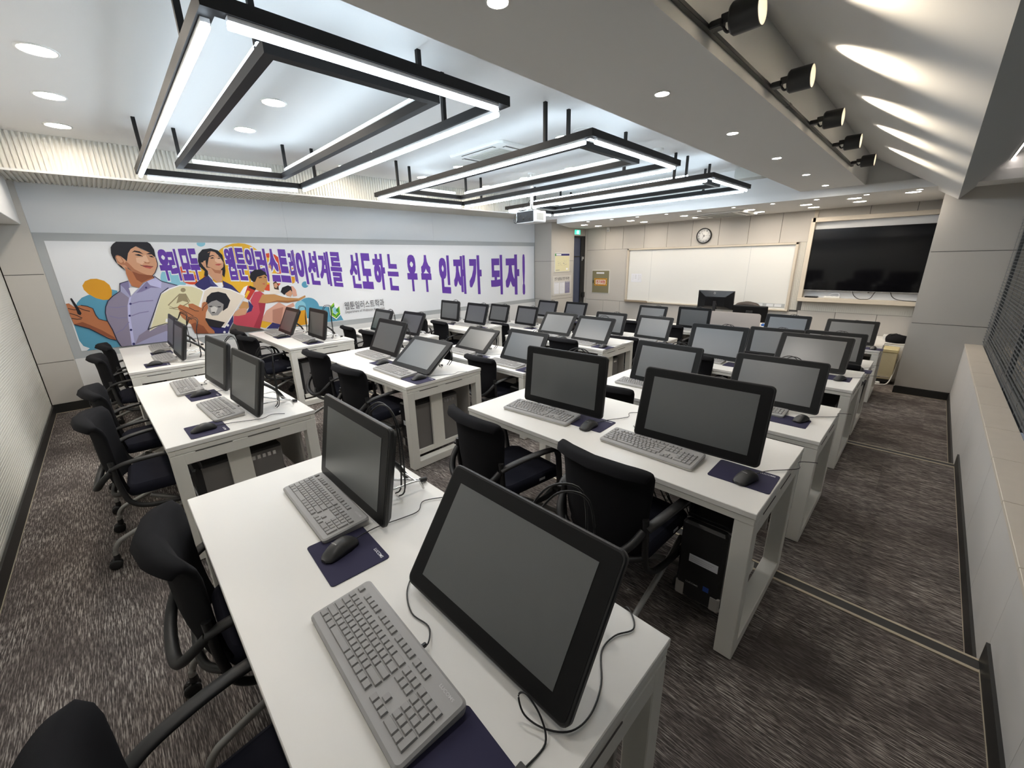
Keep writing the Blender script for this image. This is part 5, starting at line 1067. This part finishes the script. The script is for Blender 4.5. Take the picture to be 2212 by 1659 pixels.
def make_keyboard(keys_single):
    t = thing('keyboard', '', 'keyboard', (0,0,0), 0, 'grey keyboards on the desks')
    mb = MB(); a = rrect(KW, KD, 0.014, 5, 0, KD/2); b = rrect(KW-0.006, KD-0.006, 0.012, 5, 0, KD/2)
    mb.loft([[(p[0], p[1], 0.002) for p in b], [(p[0], p[1], slope_z(p[1])*0.55) for p in a]], smooth=False); part(mb, 'base', m_kbb, t)
    mb = MB(); b = rrect(KW-0.012, KD-0.012, 0.010, 5, 0, KD/2)
    mb.loft([[(p[0], p[1], slope_z(p[1])*0.55) for p in a], [(p[0], p[1], slope_z(p[1])-0.004) for p in a], [(p[0], p[1], slope_z(p[1])) for p in b]], smooth=False); part(mb, 'top_shell', m_kb, t)
    if keys_single:
        for k in key_layout(): mb = MB(); keycap(mb, k); part(mb, 'key', m_key, t)
    else:
        mb = MB()
        for k in key_layout(): keycap(mb, k)
        part(mb, 'keycaps', m_key, t)
    mb = MB(); text_into(mb, 'LUCOMS', 1, (KW/2-0.05, KD-0.022, slope_z(KD-0.022)+0.0004), (1, 0, 0), (0, 0.996, 0.07), 0, 0.012, fit=(0.05, 0.0075)); part(mb, 'printed_logo', m_printg, t)
    mb = MB(); x = 0.05; mb.tube(smooth_path([(x, KD-0.004, 0.016), (x, KD+0.02, 0.014), (x-0.05, KD+0.05, 0.005), (x-0.12, KD+0.04, 0.004), (x-0.2, KD+0.07, 0.004), (x-0.26, KD+0.13, 0.004)], 6), 0.0021, 6); mb.box(x-0.005, x+0.005, KD-0.004, KD+0.014, 0.010, 0.021, b=0.002); part(mb, 'cable', m_blk, t)
    return t
KBP = {'R1a': (-1.556, .352, -.025), 'R1b': (-.776, .196, -.03), 'M1a': (-4.085, .215, .0), 'M1b': (-3.23, .295, .06), 'L1b': (-5.62, .21, .02), 'L2a': (-6.47, 1.515, -.03), 'L2b': (-5.70, 1.64, -.05),
       'M2a': (-3.985, 1.765, -.0), 'M2b': (-3.225, 1.597, .01), 'R2a': (-1.582, 1.712, .085), 'R2b': (-.848, 1.706, .0), 'R3b': (-.80, 3.18, .0), 'R4a': (-1.65, 4.45, .0), 'M3a': (-4.05, 2.94, .0), 'M4b': (-3.235, 4.355, .0), 'R3a': (-1.64, 3.155, .02)}
kfull = kshort = None
for key, (mx, my, yaw, th) in MON.items():
    c, r, s = key[0], int(key[1]), key[2]
    kx, ky, ka = KBP.get(key, (mx-0.10, my-0.185, 0.0)); z = ROWZ[r]+H_+0.0005
    lab = 'grey keyboard in front of the %s display, %s desk, %s' % (SEAT[s], COLN[c], ROWN[r])
    if c == 'R' and r == 1:
        if kfull is None: kfull = make_keyboard(True); kfull.location = (kx, ky, z); kfull.rotation_euler = (0, 0, ka); kfull['label'] = lab
        else: dup(kfull, lab, (kx, ky, z), ka)
    else:
        if kshort is None: kshort = make_keyboard(False); kshort.location = (kx, ky, z); kshort.rotation_euler = (0, 0, ka); kshort['label'] = lab
        else: dup(kshort, lab, (kx, ky, z), ka)

# ------------------------------------------------------------------ mouse pads and mice
def make_pad():
    t = thing('mouse_pad', '', 'mouse pad', (0,0,0), 0, 'navy mouse pads on the desks')
    mb = MB(); a = rrect(0.245, 0.19, 0.012); mb.loft([[(p[0], p[1], 0.0) for p in a], [(p[0], p[1], 0.0025) for p in a]], smooth=False); part(mb, 'mat', m_pad, t)
    mb = MB(); text_into(mb, 'LUCOMS', 1, (0.078, 0.075, 0.0029), (1, 0, 0), (0, 1, 0), 0, 0.014, fit=(0.058, 0.0105)); part(mb, 'printed_logo', m_print, t)
    return t
def make_mouse():
    t = thing('computer_mouse', '', 'computer mouse', (0,0,0), 0, 'black mice on the mouse pads')
    mb = MB(); rings = []
    n = 14; L_ = 0.128
    for i in range(n+1):
        u = i/n; y = -L_/2+L_*u
        s_ = math.sqrt(max(0.0, 1-abs(2*u-1)**3.0)); wd_ = 0.0345*(0.35+0.65*s_)*(1.0-0.10*math.sin(PI*u)+0.05*(1-u)) if 0 < i < n else 0.012
        h_ = 0.041*math.sin(PI*min(1, (1-u)*0.78+0.16))**0.9*(0.45+0.55*s_) if 0 < i < n else 0.010
        h_ = max(h_, 0.008)
        rings.append([(wd_*math.copysign(abs(math.cos(a))**0.8, math.cos(a)), y, 0.002+h_*max(0.0, math.sin(a))**0.75) for a in [PI*k/12 for k in range(13)]])
    mb.loft(rings, 0, True, True); part(mb, 'body', m_mouse, t)
    mb = MB(); mb.lathe([(0.001, -0.0035), (0.0095, -0.0035), (0.0095, 0.0035), (0.001, 0.0035)], c=(0, 0.037, 0.0215), axis='x', n=16); part(mb, 'scroll_wheel', m_acd, t)
    mb = MB(); text_into(mb, 'LUCOMS', 1, (0.0, -0.018, 0.0437), (1, 0, 0), (0, 1, 0), 0, 0.012, fit=(0.024, 0.0048)); part(mb, 'printed_logo', m_printg, t)
    mb = MB(); mb.tube(smooth_path([(0, 0.060, 0.009), (0.0, 0.10, 0.006), (0.012, 0.16, 0.0035), (0.05, 0.24, 0.0025), (0.07, 0.30, 0.0025), (0.04, 0.36, 0.0025), (0.09, 0.42, 0.0025)], 6), 0.0018, 6); part(mb, 'cable', m_blk, t)
    return t
PADP = {'R1a': (-1.215, .39, -.04), 'R1b': (-.425, .268, -.05), 'M1a': (-3.74, .36, .05), 'M1b': (-2.905, .255, .03), 'L1b': (-5.36, .215, .02), 'M2b': (-2.865, 1.70, .03), 'R2a': (-1.275, 1.885, .06), 'R2b': (-.425, 1.833, .02),
        'R3b': (-.525, 3.165, .0), 'R4b': (-.472, 4.615, .0), 'M2a': (-3.62, 1.785, .02)}
MOUP = {'R1a': (-1.235, .375, .25), 'M1a': (-3.745, .345, .06), 'M1b': (-2.89, .24, .05), 'M2b': (-2.86, 1.705, -.1), 'R2a': (-1.235, 1.815, -.05), 'R2b': (-.405, 1.795, -.25), 'R3b': (-.455, 3.21, -.35), 'R4b': (-.425, 4.555, -.4)}
pd_ = mo_ = None
for key, (mx, my, yaw, th) in MON.items():
    c, r, s = key[0], int(key[1]), key[2]
    kx, ky, ka = KBP.get(key, (mx-0.10, my-0.185, 0.0)); z = ROWZ[r]+H_+0.0004
    px, py, pa = PADP.get(key, (kx+0.385, ky+0.075, 0.0))
    lab = 'navy mouse pad right of the %s keyboard, %s desk, %s' % (SEAT[s], COLN[c], ROWN[r])
    if pd_ is None: pd_ = make_pad(); pd_.location = (px, py, z); pd_.rotation_euler = (0, 0, pa); pd_['label'] = lab
    else: dup(pd_, lab, (px, py, z), pa)
    if key == 'R1b': continue      # that mouse lies outside the picture
    qx, qy, qa = MOUP.get(key, (px+0.02, py-0.02, -0.1)); z += 0.0026
    lab = 'black mouse on the pad at the %s seat, %s desk, %s' % (SEAT[s], COLN[c], ROWN[r])
    if mo_ is None: mo_ = make_mouse(); mo_.location = (qx, qy, z); mo_.rotation_euler = (0, 0, qa); mo_['label'] = lab
    else: dup(mo_, lab, (qx, qy, z), qa)

# ------------------------------------------------------------------ chairs
def make_chair():
    t = thing('office_chair', '', 'chair', (0,0,0), 0, 'black mesh chairs at the desks')
    path = [(-.215,.43),(-.228,.50),(-.236,.58),(-.239,.66),(-.239,.73),(-.241,.79),(-.249,.835),(-.265,.860),(-.287,.858),(-.303,.838)]
    th_ = [.010,.013,.014,.014,.015,.018,.023,.026,.022,.012]; wd_ = [.195,.207,.215,.222,.228,.233,.237,.238,.234,.226]
    rings = []
    for i, (y, z) in enumerate(path):
        a = Vector(path[max(i-1, 0)]); b = Vector(path[min(i+1, len(path)-1)]); tg = (b-a).normalized(); nr = Vector((tg.y, -tg.x))   # towards the sitter
        ring = []
        n = 32
        for k in range(n):
            an = 2*PI*k/n; cx_ = math.copysign(abs(math.cos(an))**0.35, math.cos(an)); sy_ = math.copysign(abs(math.sin(an))**0.7, math.sin(an))
            px = wd_[i]*cx_; off = th_[i]*sy_; yo = 0.072*cx_*cx_ - 0.03
            ring.append((px, y+yo+nr.x*off, z+nr.y*off-0.012*cx_*cx_*(i > 5)))
        rings.append(ring)
    mb = MB(); mb.loft(rings); part(mb, 'backrest', m_fabric, t)
    mb = MB()
    for s in (-1, 1):
        mb.tube(smooth_path([(s*.217,-.215,.64),(s*.222,-.212,.55),(s*.222,-.205,.46),(s*.225,-.185,.38),(s*.232,-.12,.335),(s*.236,.0,.318),(s*.238,.12,.315),(s*.238,.20,.325)], 4), 0.0145, 8, flat=1.0)
        mb.cyl((s*.215,.205,.33), (s*.262,.205,.33), 0.034, n=18)
    mb.tube(smooth_path([(.215,-.222,.585),(.19,-.275,.53),(.13,-.31,.475),(0,-.322,.45),(-.13,-.31,.475),(-.19,-.275,.53),(-.215,-.222,.585)], 5), 0.016, 8, flat=1.2)
    mb.tube(smooth_path([(.22,-.205,.44),(.12,-.25,.405),(0,-.262,.40),(-.12,-.25,.405),(-.22,-.205,.44)], 5), 0.014, 8)
    part(mb, 'back_frame', m_frame, t)
    rs = []
    for s_, z_ in ((.86,.405),(.97,.412),(1.0,.435),(.985,.462),(.90,.474)):
        rs.append([(p[0], p[1], z_-0.014*((p[1]-.02)/.22)**2) for p in rrect(.44*s_, .45*s_, .06*s_, 6, 0, .03)])
    mb = MB(); mb.loft(rs); part(mb, 'seat', m_seat, t)
    mb = MB(); mb.box(-.17, .17, -.14, .19, .385, .408, b=0.01); part(mb, 'seat_pan', m_frame, t)
    mb = MB(); mb.box(.2195, .2215, .06, .105, .43, .445, b=0.0005); part(mb, 'tag', m_print, t)
    for s in (-1, 1):
        mb = MB(); mb.tube(smooth_path([(s*.228,-.222,.60),(s*.248,-.16,.625),(s*.262,-.04,.638),(s*.266,.08,.636),(s*.264,.145,.618),(s*.258,.175,.57),(s*.252,.19,.47),(s*.246,.203,.335)], 5), 0.0115, 8, flat=2.1, up=(0,0,1))
        part(mb, 'armrest', m_frame, t)
    for s in (-1, 1):
        for fr in (0, 1):
            pts = [(s*.205,.195,.33),(s*.215,.02,.27),(s*.225,-.235,.185),(s*.228,-.29,.155),(s*.228,-.313,.11),(s*.228,-.315,.075)] if not fr else [(s*.185,-.10,.375),(s*.19,.02,.30),(s*.20,.17,.185),(s*.205,.215,.15),(s*.205,.235,.11),(s*.205,.237,.075)]
            mb = MB(); mb.tube(smooth_path(pts, 5), 0.0132, 10); lg_ = part(mb, 'leg', m_leg, t)
            ex_, ey_ = pts[-1][0], pts[-1][1]
            mb = MB(); mb.cyl((ex_, ey_, .062), (ex_, ey_, .088), .016, .014, 12)
            for q in (-1, 1): mb.lathe([(.001, -.008), (.020, -.009), (.0295, -.006), (.0295, .006), (.020, .009), (.001, .008)], c=(ex_+q*.0125, ey_-.012, .0296), axis='x', n=20)
            mb.box(ex_-.009, ex_+.009, ey_-.03, ey_+.012, .03, .064, b=.006)
            part(mb, 'caster', m_blk, lg_)
    return t
CH = {'R1a': (-1.575, -.045, -.03), 'R1b': (-.80, -.235, .13), 'M1b': (-3.25, -.225, -.06), 'M1a': (-4.01, -.22, 0.02), 'L1b': (-5.56, -.20, 0), 'L1a': (-6.35, -.14, .05), 'L2b': (-5.68, 1.07, .12), 'L2a': (-6.28, 1.11, 0),
      'M2b': (-3.24, 1.25, .06), 'M2a': (-4.10, 1.30, .05), 'R2a': (-1.65, 1.27, -.10), 'R2b': (-.86, 1.335, -.03), 'L3a': (-6.55, 2.65, -.05), 'L3b': (-5.87, 2.66, 0), 'L4a': (-6.5, 3.95, 0), 'L4b': (-5.83, 3.93, -.04),
      'M3a': (-4.0, 2.64, 0), 'M3b': (-3.25, 2.655, 0), 'M4a': (-4.0, 4.05, 0), 'M4b': (-3.21, 4.01, .02), 'R3a': (-1.69, 2.67, .06), 'R3b': (-.85, 2.68, 0), 'R4a': (-1.64, 4.17, .03), 'R4b': (-.85, 4.12, 0),
      'L5a': (-6.35, 5.2, 0), 'L5b': (-5.66, 5.19, 0), 'M5a': (-3.85, 5.40, 0), 'M5b': (-3.12, 5.38, .1), 'R5a': (-1.55, 5.45, 0), 'R5b': (-.60, 5.47, 0), 'M6b': (-3.09, 6.86, 0), 'M6a': (-3.9, 6.9, 0), 'L6b': (-5.65, 6.85, 0)}
ch_ = None
for key, (x, yt, yaw) in CH.items():
    c, r, s = key[0], int(key[1]), key[2]
    lab = 'black mesh armchair at the %s seat of the %s desk, %s' % (SEAT[s], COLN[c], ROWN[r])
    loc = (x - 0.265*math.sin(yaw), yt+0.265*math.cos(yaw), ROWZ[r])
    if ch_ is None: ch_ = make_chair(); ch_.location = loc; ch_.rotation_euler = (0, 0, yaw); ch_['label'] = lab
    else: dup(ch_, lab, loc, yaw)

# ------------------------------------------------------------------ loose cable round the nearest display
pts = [(-.369,.373,.7415),(-.368,.43,.742),(-.395,.447,.770),(-.435,.447,.795),(-.452,.44,.782),(-.43,.435,.752),(-.385,.45,.743),(-.345,.485,.742),(-.335,.54,.742),(-.355,.61,.742),(-.40,.68,.742),(-.40,.74,.742),(-.376,.79,.742),(-.40,.828,.742),(-.43,.846,.735),(-.44,.86,.66),(-.45,.87,.45)]
cb2 = thing('pen_cable', 'thin black cable looping round the lower right corner of the nearest display', 'cable', pts[0]); p0 = Vector(pts[0])
mb = MB(); mb.tube([p-p0 for p in smooth_path(pts, 6)], 0.0022, 6); part(mb, 'cord', m_blk, cb2)
mb = MB(); mb.box(-0.012, 0.012, -0.02, 0.0, -0.0012, 0.008, b=0.002); part(mb, 'plug', m_blk, cb2)
